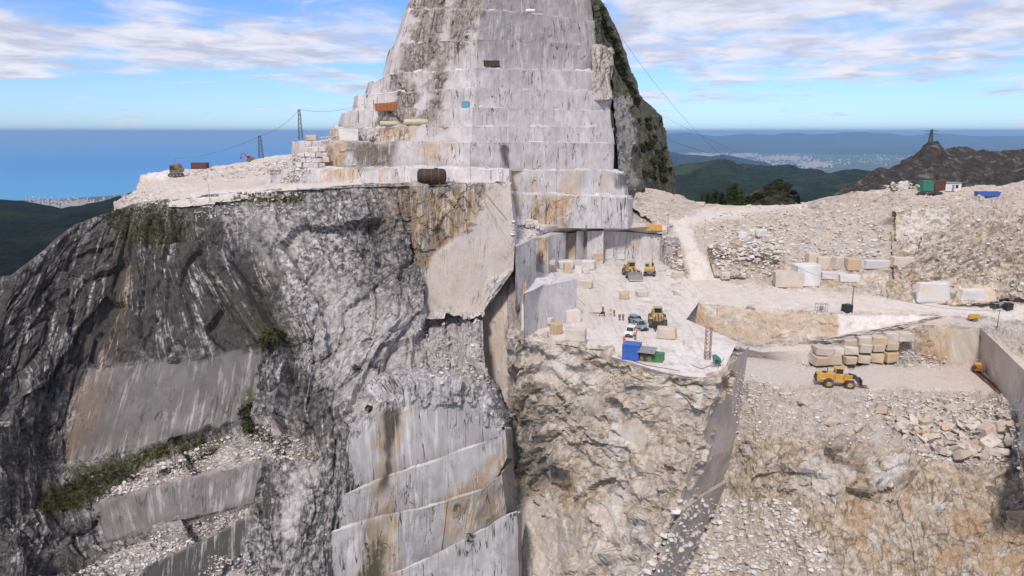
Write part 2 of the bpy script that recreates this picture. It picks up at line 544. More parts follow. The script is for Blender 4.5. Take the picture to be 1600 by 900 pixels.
# dark rock closing the slot between the cliff and the bench
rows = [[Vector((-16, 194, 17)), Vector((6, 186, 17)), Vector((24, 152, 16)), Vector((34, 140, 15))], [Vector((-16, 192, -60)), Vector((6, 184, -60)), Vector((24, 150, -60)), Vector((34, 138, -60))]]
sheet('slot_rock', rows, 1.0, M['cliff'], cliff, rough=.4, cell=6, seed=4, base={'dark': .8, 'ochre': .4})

# the tall sawn face at the right end of the cliff and the column in the slot beside it
polish = [(764, 287), (797, 287), (806, 371), (802, 424), (764, 434), (756, 490), (661, 487), (661, 430), (683, 395), (744, 351)]
face_masks = [('cut', polish, 5, 1.0, 4),
              ('ochre', [(600, 288), (764, 288), (748, 350), (683, 395), (650, 470), (610, 400)], 12, .95, 8),
              ('dark', [(600, 288), (764, 288), (730, 350), (683, 395), (650, 470), (610, 400)], 12, .55, 8),
              ('ochre', polish, 5, .35, 4), ('dirt', polish, 5, .6, 4), ('dark', polish, 5, .16, 3)]
rows = [
    [(640, 288, 188), (690, 287, 190), (764, 287, 190), (797, 288, 191)],
    [(640, 289, 179), (690, 288.5, 179), (764, 287.5, 178), (797, 289, 178)],
    [(645, 371, 181), (690, 371, 180), (760, 371, 179), (805, 371, 178)],
    [(650, 430, 182), (690, 430, 181), (762, 433, 180), (802, 423, 179)],
    [(652, 487, 183), (690, 487, 182), (745, 486, 181), (757, 486, 181)],
    [(652, 494, 176), (690, 495, 177), (745, 493, 178), (757, 490, 178)],
]
sheet('sawn_face', rows, .4, M['wall'], cliff, rough=.75, cell=6, asp=2.5, seed=11, masks=face_masks, base={'ochre': .1})
# right flank of that block, running back to the road
rows = [[(797, 288.5, 178), (800, 300, 215)], [(805, 371, 178), (812, 372, 215)], [(802, 423, 179), (815, 430, 215)]]
sheet('sawn_face', rows, .6, M['wall'], cliff, rough=.2, cell=5, seed=12, base={'cut': 1})
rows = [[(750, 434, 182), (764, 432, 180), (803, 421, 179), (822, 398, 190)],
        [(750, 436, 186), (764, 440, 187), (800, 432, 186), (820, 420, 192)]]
sheet('overhang', rows, .5, M['cliff'], cliff, rough=.4, cell=4, seed=13, base={'dark': .8})  # underside darkened: its shade is painted into the colour
rows = [
    [(744, 428, 188), (764, 436, 187), (800, 428, 186), (822, 405, 189)],
    [(746, 500, 187), (762, 500, 186), (800, 500, 183), (826, 500, 178)],
    [(748, 600, 185), (770, 600, 184), (803, 600, 180), (822, 600, 172)],
    [(748, 700, 184), (770, 700, 182), (800, 700, 178), (818, 700, 172)],
    [(748, 960, 180), (770, 960, 178), (800, 960, 174), (818, 960, 170)],
]
sheet('sawn_column', rows, .4, M['wall'], cliff, rough=.7, cell=4, asp=3.5, seed=17, base={'cut': 1, 'ochre': .7, 'dirt': .4},
      masks=[('cut', [(795, 420), (830, 400), (830, 980), (800, 980), (790, 600)], 4, .0, 4),
             ('dark', [(797, 425), (830, 400), (830, 980), (804, 980), (790, 600)], 5, .75, 4),
             ('dark', [(750, 425), (830, 400), (820, 455), (760, 460)], 6, .7, 4)])  # last mask paints the shadow of the overhang on the column head

# the stepped sawn buttress at the foot
but = empty('buttress', (-15, 140, -20), kind='structure')
bm_ = [('dark', [(600, 640), (625, 640), (608, 750), (596, 820), (600, 920), (560, 920), (575, 800), (600, 740)], 5, 1.0, 4),
       ('ochre', [(590, 640), (635, 640), (620, 780), (625, 920), (560, 920), (580, 780)], 10, .8, 6),
       ('ochre', [(690, 780), (800, 690), (790, 800), (700, 850)], 12, .75, 8),
       ('green', [(575, 850), (600, 840), (600, 930), (560, 930)], 6, .7, 4),
       ('dark', [(560, 780), (690, 740), (690, 900), (600, 900)], 18, .38, 8)]


def tier(name, top, bot, dist, ledge, mat, parent, seed, masks=(), base=None, rough=.5, res=.42, back=None, cell=5, asp=2.2, fine=.25, step=0.0):
    """one quarry lift: a ledge on top, a sawn face below"""
    if step:
        # sawn panels: the face jumps a little forward and back at vertical joints
        r_ = random.Random(seed * 7 + 1)
        T2, B2, D2 = [top[0]], [bot[0]], [dist[0]]
        for i in range(len(top) - 1):
            n = max(1, int(round((top[i + 1][0] - top[i][0]) / r_.uniform(45, 95))))
            for k in range(n):
                o_, j_ = r_.uniform(-step, step), r_.uniform(-.9, .9)
                for f_ in (k / n, (k + 1) / n):
                    f2 = min(max(f_ + (.006 if f_ == k / n else -.006), .004), .996)
                    T2.append((top[i][0] + (top[i + 1][0] - top[i][0]) * f2, top[i][1] + (top[i + 1][1] - top[i][1]) * f2 + j_))
                    B2.append((bot[i][0] + (bot[i + 1][0] - bot[i][0]) * f2, bot[i][1] + (bot[i + 1][1] - bot[i][1]) * f2))
                    D2.append(dist[i] + (dist[i + 1] - dist[i]) * f2 + o_)
        top, bot, dist = T2 + [top[-1]], B2 + [bot[-1]], D2 + [dist[-1]]
    r0 = [(p[0], p[1], d + ledge) for p, d in zip(top, dist)]
    r0 = [Vector((v.x, v.y, z.z)) for v, z in zip([A(*q) for q in r0], [A(p[0], p[1], d) for p, d in zip(top, dist)])]
    r1 = [A(p[0], p[1], d) for p, d in zip(top, dist)]
    r2 = []
    for p, q, d in zip(top, bot, dist):
        t = A(p[0], p[1], d)
        u = (450.0 - q[1]) / F
        dd = (t.y - .35) / (CT + u * ST)
        r2.append(A(q[0], q[1], dd))
    b = {'cut': 1.0}
    b.update(base or {})
    if back is not None:
        r0 = [A(*q) for q in back]
    L = float(np.mean([(a_ - b_).length for a_, b_ in zip(r0, r1)]))
    return sheet(name, [r0, r1, r2], res, mat, parent, rough=rough, cell=cell, asp=asp, seed=seed, masks=masks, base=b, fine=fine,
                 vmask=[('cut', 0, L * .95, .25), ('fresh', 0, L, .8)] if back is None else [('cut', 0, L * .9, 0.0), ('fresh', 0, L, .0), ('dark', 0, L, .5)])  # ledge tops whitened for debris and, as colour, the light they catch


top_a = [(500, 735), (517, 707), (591, 630), (640, 604), (700, 598), (745, 608), (772, 636), (786, 664), (796, 672)]
bot_a = [(505, 788), (523, 780), (602, 746), (648, 730), (700, 712), (748, 694), (772, 685), (786, 680), (797, 684)]
tier('sawn_lift', top_a, bot_a, [152, 150, 148.5, 148, 147.6, 147.4, 147.4, 148, 158], 6, M['wall'], but, 21,
     bm_ + [('cut', [(490, 800), (490, 745), (528, 725), (560, 672), (600, 644), (640, 640), (690, 626), (735, 640), (760, 655), (800, 676), (810, 700)], 5, 1.0, 11)], rough=1.0, base={'dark': .28, 'cut': 0.0, 'fresh': .0}, cell=6,
     back=[(490, 715, 158), (505, 690, 158), (570, 605, 160), (625, 575, 163), (695, 565, 165), (750, 570, 167), (785, 600, 168), (800, 640, 168), (806, 655, 168)])
top_b = [(455, 812), (523, 780), (602, 746), (648, 730), (700, 712), (748, 694), (775, 685), (790, 668), (800, 672)]
bot_b = [(465, 848), (530, 828), (590, 811), (648, 797), (700, 783), (752, 766), (780, 742), (793, 715), (802, 720)]
tier('sawn_lift', top_b, bot_b, [148.5, 147.8, 147.2, 146.8, 146.4, 146.2, 146.2, 147, 160], .9, M['wall'], but, 22, bm_, base={'dark': .26}, step=.25)
top_c = [(440, 858), (468, 846), (530, 828), (590, 811), (648, 797), (700, 783), (752, 766), (785, 738), (803, 715)]
bot_c = [(440, 960), (468, 950), (530, 930), (590, 910), (640, 888), (690, 866), (738, 840), (792, 807), (806, 800)]
tier('sawn_lift', top_c, bot_c, [147, 146.6, 146, 145.6, 145.2, 145, 145, 146.4, 158], .9, M['wall'], but, 23,
     bm_ + [('cut', [(470, 846), (440, 860), (440, 960), (470, 960)], 4, 0, 4), ('dark', [(700, 783), (752, 766), (785, 738), (790, 807), (735, 842)], 10, .5, 6)], base={'dark': .26}, step=.25)
top_d = [(610, 900), (640, 888), (690, 866), (738, 840), (792, 807), (808, 801), (815, 805)]
bot_d = [(610, 1000), (640, 1000), (690, 1000), (738, 990), (792, 985), (810, 980), (818, 980)]
tier('sawn_lift', top_d, bot_d, [144.4, 144, 143.8, 143.6, 143.6, 145, 160], .9, M['wall'], but, 24, bm_, base={'dark': .2}, step=.25)
# rock ribs left of the buttress
rows = [[(395, 716, 153), (420, 712, 150), (460, 716, 150), (492, 722, 151), (525, 706, 154)],
        [(400, 790, 147), (432, 790, 145), (470, 790, 145), (497, 800, 146), (525, 780, 150)],
        [(380, 860, 143), (430, 870, 141), (462, 850, 142), (480, 850, 143), (510, 850, 147)],
        [(370, 1010, 138), (430, 1010, 137), (462, 1010, 138), (480, 1010, 140), (510, 1010, 144)]]
sheet('rock_rib', rows, .38, M['cliff'], but, rough=1.0, cell=5, asp=3.0, seed=27, base={'dark': .25},
      masks=[('fresh', [(480, 700), (500, 720), (470, 800), (450, 860), (440, 800)], 10, .6, 8), ('dark', [(400, 725), (425, 715), (430, 800), (400, 860)], 8, .8, 5)])
rows = [[(320, 868, 143), (400, 862, 143)], [(300, 930, 137), (420, 930, 138)], [(290, 1010, 132), (420, 1010, 134)]]
sheet('scree_fan', rows, .35, M['scree'], but, rough=.25, cell=2, asp=1, seed=28, base={'dirt': .4})

# ------------------------------------------------------------------ the terrace behind the rim
terrace = empty('terrace', (-60, 200, 45), kind='structure')
rows = [
    [(214, 320, 300), (262, 320, 300), (325, 320, 300), (390, 320, 300), (462, 320, 300)],
    [(219, 274, 262), (262, 266, 266), (325, 262, 272), (390, 251, 278), (462, 239, 276)],
    [(219, 278, 252), (265, 277, 247), (330, 279, 242), (395, 274, 240), (462, 268, 235)],
    [(212, 296, 230), (258, 296, 215), (330, 294, 205), (400, 291, 205), (462, 289, 200)],
    [(180, 317, 198), (222, 321, 187), (330, 306.5, 181), (400, 300, 180.5), (464, 296, 180)],
    [(176, 330, 194), (220, 330, 186), (330, 318, 180), (400, 310, 180), (464, 306, 180)],
]
sheet('terrace_ground', rows, .7, M['dust'], terrace, rough=.5, cell=4, asp=1, seed=31, fine=.35, base={'dirt': .7},
      masks=[('ochre', [(216, 276), (240, 278), (236, 298), (218, 300)], 5, .9, 3), ('fresh', [(219, 272), (275, 265), (270, 278), (225, 279)], 4, .9, 3),
             ('dark', [(170, 310), (225, 318), (225, 335), (170, 335)], 6, .8, 4), ('cut', [(300, 262), (460, 250), (462, 300), (320, 300), (270, 290)], 10, .85, 4),
             ('fresh', [(270, 318), (330, 300), (462, 291), (462, 298), (330, 308)], 4, .8, 2)])
rows = [[(430, 287, 207), (560, 285, 205), (680, 284.5, 202), (740, 283, 200), (800, 285, 200)],
        [(430, 298.5, 179.5), (560, 292.2, 179.5), (680, 290, 179), (740, 288.5, 178.5), (797, 289.3, 178.2)]]
sheet('terrace_ground', rows, .6, M['dust'], terrace, rough=.25, cell=3, asp=1, seed=33, base={'cut': .5, 'dirt': .4, 'fresh': .6})

# ------------------------------------------------------------------ the stepped peak
peak = empty('marble_peak', (10, 235, 32), kind='structure')
rough_band = [(655, -60), (715, -60), (700, 30), (680, 90), (640, 120), (655, 150), (640, 196), (585, 196), (612, 160), (615, 120), (640, 60)]
rough_two = [(715, -60), (752, -60), (748, 40), (710, 85), (690, 120), (692, 150), (690, 196), (655, 196), (670, 150), (675, 110), (700, 60)]
pk = [('cut', rough_band, 6, .1, 9), ('ochre', rough_band, 8, .4, 9), ('dark', rough_band, 8, .5, 9), ('cut', rough_two, 6, .15, 9), ('ochre', rough_two, 8, .4, 9), ('dark', rough_two, 8, .45, 9),
      ('cut', [(530, 200), (640, 198), (640, 222), (500, 222)], 5, .3, 4), ('ochre', [(590, 196), (655, 196), (640, 222), (575, 222)], 5, .8, 4),
      ('ochre', [(515, 198), (540, 200), (530, 218), (512, 218)], 3, .9, 2),
      ('ochre', [(650, 224), (712, 222), (700, 250), (660, 250)], 5, .75, 4), ('ochre', [(510, 224), (545, 224), (530, 262), (505, 262)], 5, .8, 4),
      ('dark', [(548, 224), (620, 224), (612, 262), (560, 262)], 8, .7, 5), ('ochre', [(548, 224), (620, 224), (612, 262), (560, 262)], 8, .5, 5), ('cut', [(505, 224), (620, 224), (612, 262), (508, 262)], 5, .5, 4),
      ('ochre', [(503, 262), (520, 262), (520, 285), (505, 285)], 3, .9, 2), ('ochre', [(525, 262), (566, 262), (560, 278), (528, 285)], 3, 1, 2), ('ochre', [(590, 265), (598, 265), (598, 288), (592, 288)], 2, .9, 1),
      ('dark', [(782, 225), (796, 225), (796, 262), (786, 262)], 3, .9, 2),
      ('ochre', [(797, 265), (812, 265), (810, 300), (797, 300)], 3, .8, 3), ('ochre', [(828, 266), (838, 266), (838, 300), (830, 300)], 3, .9, 2),
      ('ochre', [(872, 266), (905, 268), (905, 303), (868, 303)], 6, .5, 4), ('ochre', [(932, 270), (952, 270), (950, 304), (935, 304)], 5, .45, 3),
      ('ochre', [(835, 303), (900, 305), (885, 353), (830, 350)], 6, .9, 5), ('cut', [(835, 303), (900, 305), (885, 353), (830, 350)], 6, .3, 5),
      ('ochre', [(797, 303), (815, 303), (812, 345), (799, 345)], 4, .7, 3),
      ('dark', [(960, 160), (1000, 160), (1000, 290), (962, 290)], 5, .8, 4),
      ('dark', [(745, -60), (935, -60), (935, 108), (745, 104)], 20, .35, 6)]
TIERS = [
    ([(420, 264), (500, 263), (600, 262), (735, 263), (795, 265), (800, 266)], [(415, 293), (500, 291), (600, 290), (735, 289), (795, 292), (800, 292)], [206, 204, 201, 196, 197, 222]),
    ([(457, 223), (470, 222), (520, 222), (600, 222), (735, 222), (850, 223), (960, 225), (966, 225)], [(455, 266), (470, 266), (520, 266), (600, 266), (735, 266), (850, 268), (958, 271), (966, 271)], [230, 215, 213, 211, 206, 221, 236, 262]),
    ([(516, 204), (524, 200), (600, 198), (737, 196), (850, 198), (959, 200), (966, 200)], [(510, 224), (520, 224), (600, 224), (737, 224), (850, 225), (960, 227), (966, 227)], [235, 221, 216, 210, 225, 240, 264]),
    ([(534, 178), (541, 175), (600, 171), (739, 168), (850, 170), (953, 173), (962, 174)], [(528, 200), (536, 200), (600, 200), (739, 199), (850, 200), (957, 202), (965, 202)], [240, 226, 220, 213, 228, 243, 266]),
    ([(554, 152), (560, 149), (600, 145), (741, 138), (850, 140), (926, 143), (957, 153), (963, 154)], [(550, 177), (558, 177), (600, 175), (741, 171), (850, 172), (926, 174), (953, 176), (963, 176)], [245, 230, 224, 216, 231, 242, 246, 270]),
    ([(577, 131), (584, 127), (604, 116), (660, 111), (735, 107), (745, 105), (850, 108), (924, 111), (934, 112)], [(570, 149), (578, 148), (604, 147), (660, 145), (735, 141), (745, 140), (850, 142), (926, 146), (934, 146)], [250, 234, 229, 225, 221, 219, 234, 245, 268]),
    ([(609, 77), (617, 70), (660, 64), (745, 61), (850, 65), (936, 73), (942, 74)], [(597, 119), (604, 118), (660, 114), (745, 108), (850, 111), (928, 114), (936, 114)], [252, 236, 228, 222, 237, 248, 272]),
    ([(632, 20), (640, 12), (680, 14), (752, 16), (850, 22), (929, 32), (935, 33)], [(612, 74), (619, 72), (670, 68), (746, 64), (850, 68), (935, 76), (942, 76)], [254, 239, 231, 225, 240, 251, 275]),
    ([(655, -44), (664, -48), (700, -48), (756, -46), (850, -40), (920, -30), (928, -30)], [(634, 20), (641, 17), (690, 18), (752, 20), (850, 26), (929, 36), (936, 36)], [257, 242, 234, 228, 243, 254, 278]),
    ([(690, -120), (700, -125), (730, -125), (770, -120), (850, -115), (900, -105), (908, -105)], [(655, -40), (664, -43), (700, -43), (756, -42), (850, -36), (920, -26), (928, -26)], [262, 247, 239, 233, 248, 259, 282]),
    ([(765, -190), (775, -195), (790, -196), (820, -195), (860, -190), (880, -185), (888, -184)], [(690, -116), (700, -120), (730, -120), (770, -116), (850, -111), (900, -101), (908, -101)], [275, 262, 258, 256, 262, 272, 290]),
]
for i, (tp, bt, ds) in enumerate(TIERS):
    tier('quarry_lift', tp, bt, ds, 9, M['peak'], peak, 40 + i, pk, rough=.75 if i > 1 else .5, res=.55, fine=.3, step=.28)
# lower two lifts on the right
tier('quarry_lift', [(790, 265), (870, 266), (940, 268), (974, 271), (978, 276), (985, 276)], [(790, 306), (870, 306), (940, 309), (977, 311), (980, 311), (988, 311)], [217, 222, 228, 231, 236, 262], 10, M['wall'], peak, 61, pk, res=.5, step=.5)
tier('quarry_lift', [(790, 302), (870, 304), (940, 306), (980, 308), (986, 310), (994, 310)], [(790, 352), (870, 356), (940, 357), (983, 357), (988, 357), (996, 357)], [212, 217, 222, 225, 230, 262], 10, M['wall'], peak, 62, pk, res=.5, step=.5)
# the projecting rough pillar and the streaked, overgrown right flank
rows = [[(922, 72, 247), (936, 70, 246), (950, 74, 250), (954, 76, 270)], [(924, 112, 245), (938, 112, 244), (953, 112, 248), (957, 112, 270)], [(926, 156, 243), (940, 156, 242), (957, 156, 246), (962, 156, 270)]]
sheet('rough_pillar', rows, .5, M['peak'], peak, rough=1.0, cell=4, seed=64, base={'ochre': .35, 'dark': .25})
rows = [
    [(905, -200, 262), (912, -200, 280), (915, -200, 300), (915, -195, 420)],
    [(920, -60, 256), (926, -60, 276), (930, -60, 296), (930, -50, 420)],
    [(928, 0, 252), (932, 0, 272), (936, 0, 292), (930, 10, 420)],
    [(934, 60, 250), (944, 56, 270), (964, 54, 292), (950, 60, 420)],
    [(950, 110, 249), (964, 108, 268), (984, 106, 292), (960, 110, 420)],
    [(957, 158, 246), (975, 155, 262), (997, 152, 290), (970, 158, 420)],
    [(960, 200, 241), (990, 190, 258), (1034, 182, 296), (1000, 190, 430)],
    [(964, 250, 238), (996, 245, 255), (1047, 240, 298), (1000, 250, 430)],
    [(972, 296, 236), (1002, 296, 252), (1054, 300, 300), (1010, 300, 430)],
    [(972, 350, 236), (1002, 350, 252), (1056, 350, 300), (1010, 350, 430)],
]
sheet('overgrown_flank', rows, .7, M['flank'], peak, rough=.7, cell=7, asp=2, seed=66, base={'green': .45},
      masks=[('green', [(950, 150), (985, 155), (994, 200), (994, 290), (955, 290)], 5, 0, 4), ('fresh', [(955, 150), (984, 158), (992, 210), (992, 290), (962, 290)], 5, .35, 6), ('dark', [(955, 150), (985, 155), (994, 200), (994, 290), (955, 290)], 5, .9, 4)])

# ------------------------------------------------------------------ the working bench
bench = empty('quarry_bench', (30, 160, 18), kind='structure')
rows = [
    [(792, 395, 225), (850, 396, 235), (910, 392, 245), (985, 400, 245), (1040, 402, 240), (1075, 405, 235)],
    [AZ(812, 440, 21), AZ(860, 418, 20), AZ(910, 408, 20), AZ(985, 410, 20), AZ(1035, 415, 20), AZ(1068, 430, 20)],
    [AZ(815, 470, 18.5), AZ(880, 462, 18.5), AZ(930, 450, 18.5), AZ(985, 450, 18.5), AZ(1045, 455, 18.5), AZ(1100, 462, 18.4)],
    [AZ(815, 508, 18), AZ(880, 500, 18), AZ(930, 500, 18), AZ(985, 500, 18), AZ(1030, 496, 18), AZ(1072, 499, 18)],
    [AZ(813, 520, 18), AZ(890, 525, 18), AZ(950, 535, 18), AZ(1010, 540, 18), AZ(1072, 545, 18), AZ(1152, 534, 18)],
    [AZ(812, 529, 18), AZ(906, 543, 18), AZ(975, 563, 18), AZ(1030, 580, 18), AZ(1072, 588, 18), AZ(1124, 592, 18)],
    [AZ(812, 529, 18) + Vector((0, 1.5, -2)), AZ(906, 543, 18) + Vector((0, 1.5, -2)), AZ(975, 563, 18) + Vector((0, 1.5, -2)), AZ(1030, 580, 18) + Vector((0, 1.5, -2)), AZ(1072, 588, 18) + Vector((0, 1.5, -2)), AZ(1124, 592, 18) + Vector((-.5, 1.5, -2))],
]
sheet('bench_floor', rows, .5, M['dust'], bench, rough=.12, cell=3, asp=1, seed=71, base={'dirt': .55, 'fresh': .62, 'cut': .7},
      masks=[('dirt', [(870, 440), (960, 440), (990, 480), (930, 510), (860, 500)], 16, .8, 12), ('fresh', [(860, 450), (950, 450), (980, 480), (930, 505), (860, 500)], 16, .2, 12),
             ('fresh', [(1040, 535), (1165, 535), (1130, 590), (1020, 575)], 10, 1.0, 8)])
# ragged rock below the bench front
rows = [
    [AZ(795, 516, 17.8), AZ(860, 529, 17.8), AZ(906, 538, 17.8), AZ(975, 558, 17.8), AZ(1030, 575, 17.8), AZ(1072, 583, 17.8), AZ(1120, 587, 17.8), AZ(1135, 578, 17.6)],
    [AZ(792, 528, 17.9), AZ(860, 539, 17.9), AZ(906, 547, 17.9), AZ(975, 567, 17.9), AZ(1030, 584, 17.9), AZ(1072, 592, 17.9), AZ(1123, 596, 17.9), AZ(1136, 590, 16)],
    [(795, 640, 166), (860, 620, 150), (906, 625, 145.5), (975, 635, 138), (1030, 640, 132), (1070, 645, 129), (1103, 655, 127), (1120, 655, 134)],
    [(797, 720, 168), (860, 690, 151), (906, 690, 147), (975, 700, 139), (1010, 715, 134), (1045, 720, 128), (1080, 725, 125), (1100, 725, 132)],
    [(800, 780, 168), (870, 770, 158), (906, 770, 148), (965, 780, 139), (1000, 790, 133), (1030, 795, 127), (1056, 795, 123), (1076, 795, 130)],
    [(802, 850, 164), (870, 850, 155), (906, 850, 146), (955, 850, 138), (985, 855, 132), (1005, 860, 126), (1024, 870, 121), (1045, 870, 128)],
    [(802, 990, 156), (870, 990, 148), (906, 990, 140), (945, 990, 134), (965, 990, 128), (980, 990, 122), (990, 990, 118), (1015, 990, 126)],
]
sheet('bench_rock', rows, .36, M['beige'], bench, rough=.8, cell=7.5, asp=.75, seed=73, shear=.25, bed=(6.5, 1.1), groove=.35, base={'ochre': .42, 'dirt': .12, 'fresh': .2},
      masks=[('cut', [(985, 575), (1035, 590), (1080, 640), (1050, 660), (1000, 620)], 10, .6, 12), ('cut', [(840, 560), (880, 555), (900, 600), (850, 620)], 10, .7, 12), ('cut', [(915, 600), (950, 610), (940, 650), (905, 640)], 8, .7, 10),
             ('cut', [(1000, 700), (1040, 690), (1030, 760), (990, 770)], 8, .7, 10), ('cut', [(850, 800), (910, 800), (905, 880), (850, 880)], 10, .6, 10), ('cut', [(935, 790), (985, 800), (975, 860), (930, 850)], 8, .7, 10),
             ('dark', [(830, 600), (960, 630), (950, 660), (820, 650)], 12, .35, 12), ('dark', [(800, 640), (850, 660), (880, 730), (850, 760), (800, 740)], 12, .75, 8), ('ochre', [(810, 690), (900, 730), (920, 780), (860, 790), (810, 760)], 14, .9, 10),
             ('cut', [(935, 668), (1000, 652), (1016, 690), (1000, 700)], 4, 1, 4), ('fresh', [(952, 640), (990, 645), (970, 800), (950, 830)], 6, .7, 6),
             ('fresh', [(820, 535), (900, 545), (960, 600), (880, 600)], 14, .6, 10), ('ochre', [(950, 690), (1000, 700), (990, 780), (960, 780)], 10, .6, 8),
             ('dirt', [(800, 760), (860, 780), (890, 850), (850, 990), (800, 990)], 14, .9, 10), ('cut', [(800, 790), (850, 790), (880, 860), (850, 990), (800, 990)], 14, .6, 8),
             ('fresh', [(920, 850), (1010, 800), (1020, 900), (930, 920)], 14, .6, 10), ('fresh', [(1060, 600), (1110, 610), (1090, 640), (1040, 620)], 6, .8, 5)])
rows = [
    [AZ(1123, 589, 18.15), AZ(1147, 565, 18.15), AZ(1171, 541, 18.15)],
    [(1103, 655, 126.6), (1130, 635, 137), (1158, 620, 149)],
    [(1082, 722, 124.8), (1115, 712, 136), (1152, 702, 151)],
    [(1058, 795, 122.8), (1092, 772, 134), (1132, 750, 149)],
    [(1024, 868, 120.8), (1064, 838, 132), (1108, 800, 148)],
    [(985, 990, 117.8), (1010, 960, 130), (1040, 935, 140)],
]
rows = [[A(p[0] - 14, p[1], p[2] + 5) if not isinstance(p, Vector) else p + Vector((-3.5, 3.5, -.4)) for p in r[:1]] + r for r in rows]
sheet('sawn_wall', rows[:4], .4, M['wall'], bench, rough=.3, cell=5, seed=75, base={'cut': 1, 'ochre': .35, 'dark': .14, 'dirt': .55}, fine=.15)
asv = lambda p: p if isinstance(p, Vector) else A(*p)
low = [[asv(p) + Vector((.9, -.4, 0)) for p in r] for r in rows[3:]]
sheet('sawn_wall', [[asv(p) for p in rows[3]]] + low, .4, M['wall'], bench, rough=.3, cell=5, seed=76, base={'cut': 1, 'ochre': .3, 'dark': .15, 'dirt': .55}, fine=.15)

# sawn blocks left standing between the bench and the cliff
def standing_block(corners_top, zbot, seed, **kw):
    """sawn block still in the ground: top outline (px,py,z) given clockwise from the near left corner"""
    T = [AZ(*c) for c in corners_top]
    n = len(T)
    ring = T + [T[0]]
    cen = sum(T, Vector()) / n
    rws = [[cen.lerp(p, .02) for p in ring], ring, [Vector((p.x, p.y, zbot)) for p in ring]]
    return sheet('standing_block', rws, .5, M['wall'], bench, rough=.4, cell=4, seed=seed, base={'cut': 1, **kw}, fine=.12)


standing_block([(819, 460, 27.5), (840, 448, 27.5), (902, 436, 27.5), (888, 430, 27.5), (838, 434, 27.8)], 17, 81, fresh=.25)
standing_block([(806, 386, 33), (838, 370, 33), (838, 358, 33.5), (800, 360, 33.5)], 17, 82)

# back wall of the bench: pillars and niches below the road
wp = [(826, 374, 430, 214), (838, 372, 425, 211), (857, 370, 415, 209), (860, 367, 413, 213), (884, 364, 405, 222), (886, 364, 405, 227), (899, 364, 400, 226), (901, 362, 400, 222), (914, 361, 398, 228), (918, 361, 385, 226),
      (943, 361, 385, 225), (945, 361, 398, 231), (975, 362, 405, 232), (1000, 364, 408, 233), (1032, 367, 412, 232), (1040, 369, 418, 225), (1058, 372, 438, 215)]
r0 = [A(p[0], p[1], p[3] + 8) for p in wp]
r1 = [A(p[0], p[1], p[3]) for p in wp]
for q, t in zip(r0, r1):
    q.z = t.z
r2 = [Vector((t.x, t.y - .3, 17.5)) for t in r1]
sheet('back_wall', [r0, r1, r2], .5, M['wall'], bench, rough=.5, cell=3, seed=84, base={'cut': 1, 'fresh': .2},
      masks=[('ochre', [(838, 372), (857, 372), (853, 412), (842, 412)], 3, 1, 2), ('cut', [(838, 374), (857, 374), (853, 412), (842, 412)], 3, .2, 2), ('ochre', [(885, 364), (900, 364), (898, 402), (886, 402)], 2, 1, 2),
             ('ochre', [(977, 366), (998, 366), (1000, 390), (978, 390)], 5, .5, 3), ('cut', [(1032, 365), (1062, 368), (1062, 440), (1034, 420)], 3, .0, 3)])
# road between the back wall and the peak
rows = [
    [(780, 330, 216), (850, 345, 225), (900, 345, 232), (985, 345, 238), (1050, 343, 242)],
    [(785, 345, 206), (850, 352, 215), (900, 354, 222), (985, 356, 228), (1045, 352, 232)],
    [(785, 376, 202), (838, 371, 213), (884, 364, 228), (975, 361.5, 235), (1050, 366, 229)],
]
sheet('haul_road', rows, .6, M['dust'], bench, rough=.25, cell=3, asp=1, seed=86, base={'dirt': .8, 'cut': .6},
      masks=[('fresh', [(785, 345), (840, 350), (840, 375), (785, 380)], 8, .8, 5), ('cut', [(785, 340), (850, 345), (840, 375), (785, 385)], 6, .1, 5)])

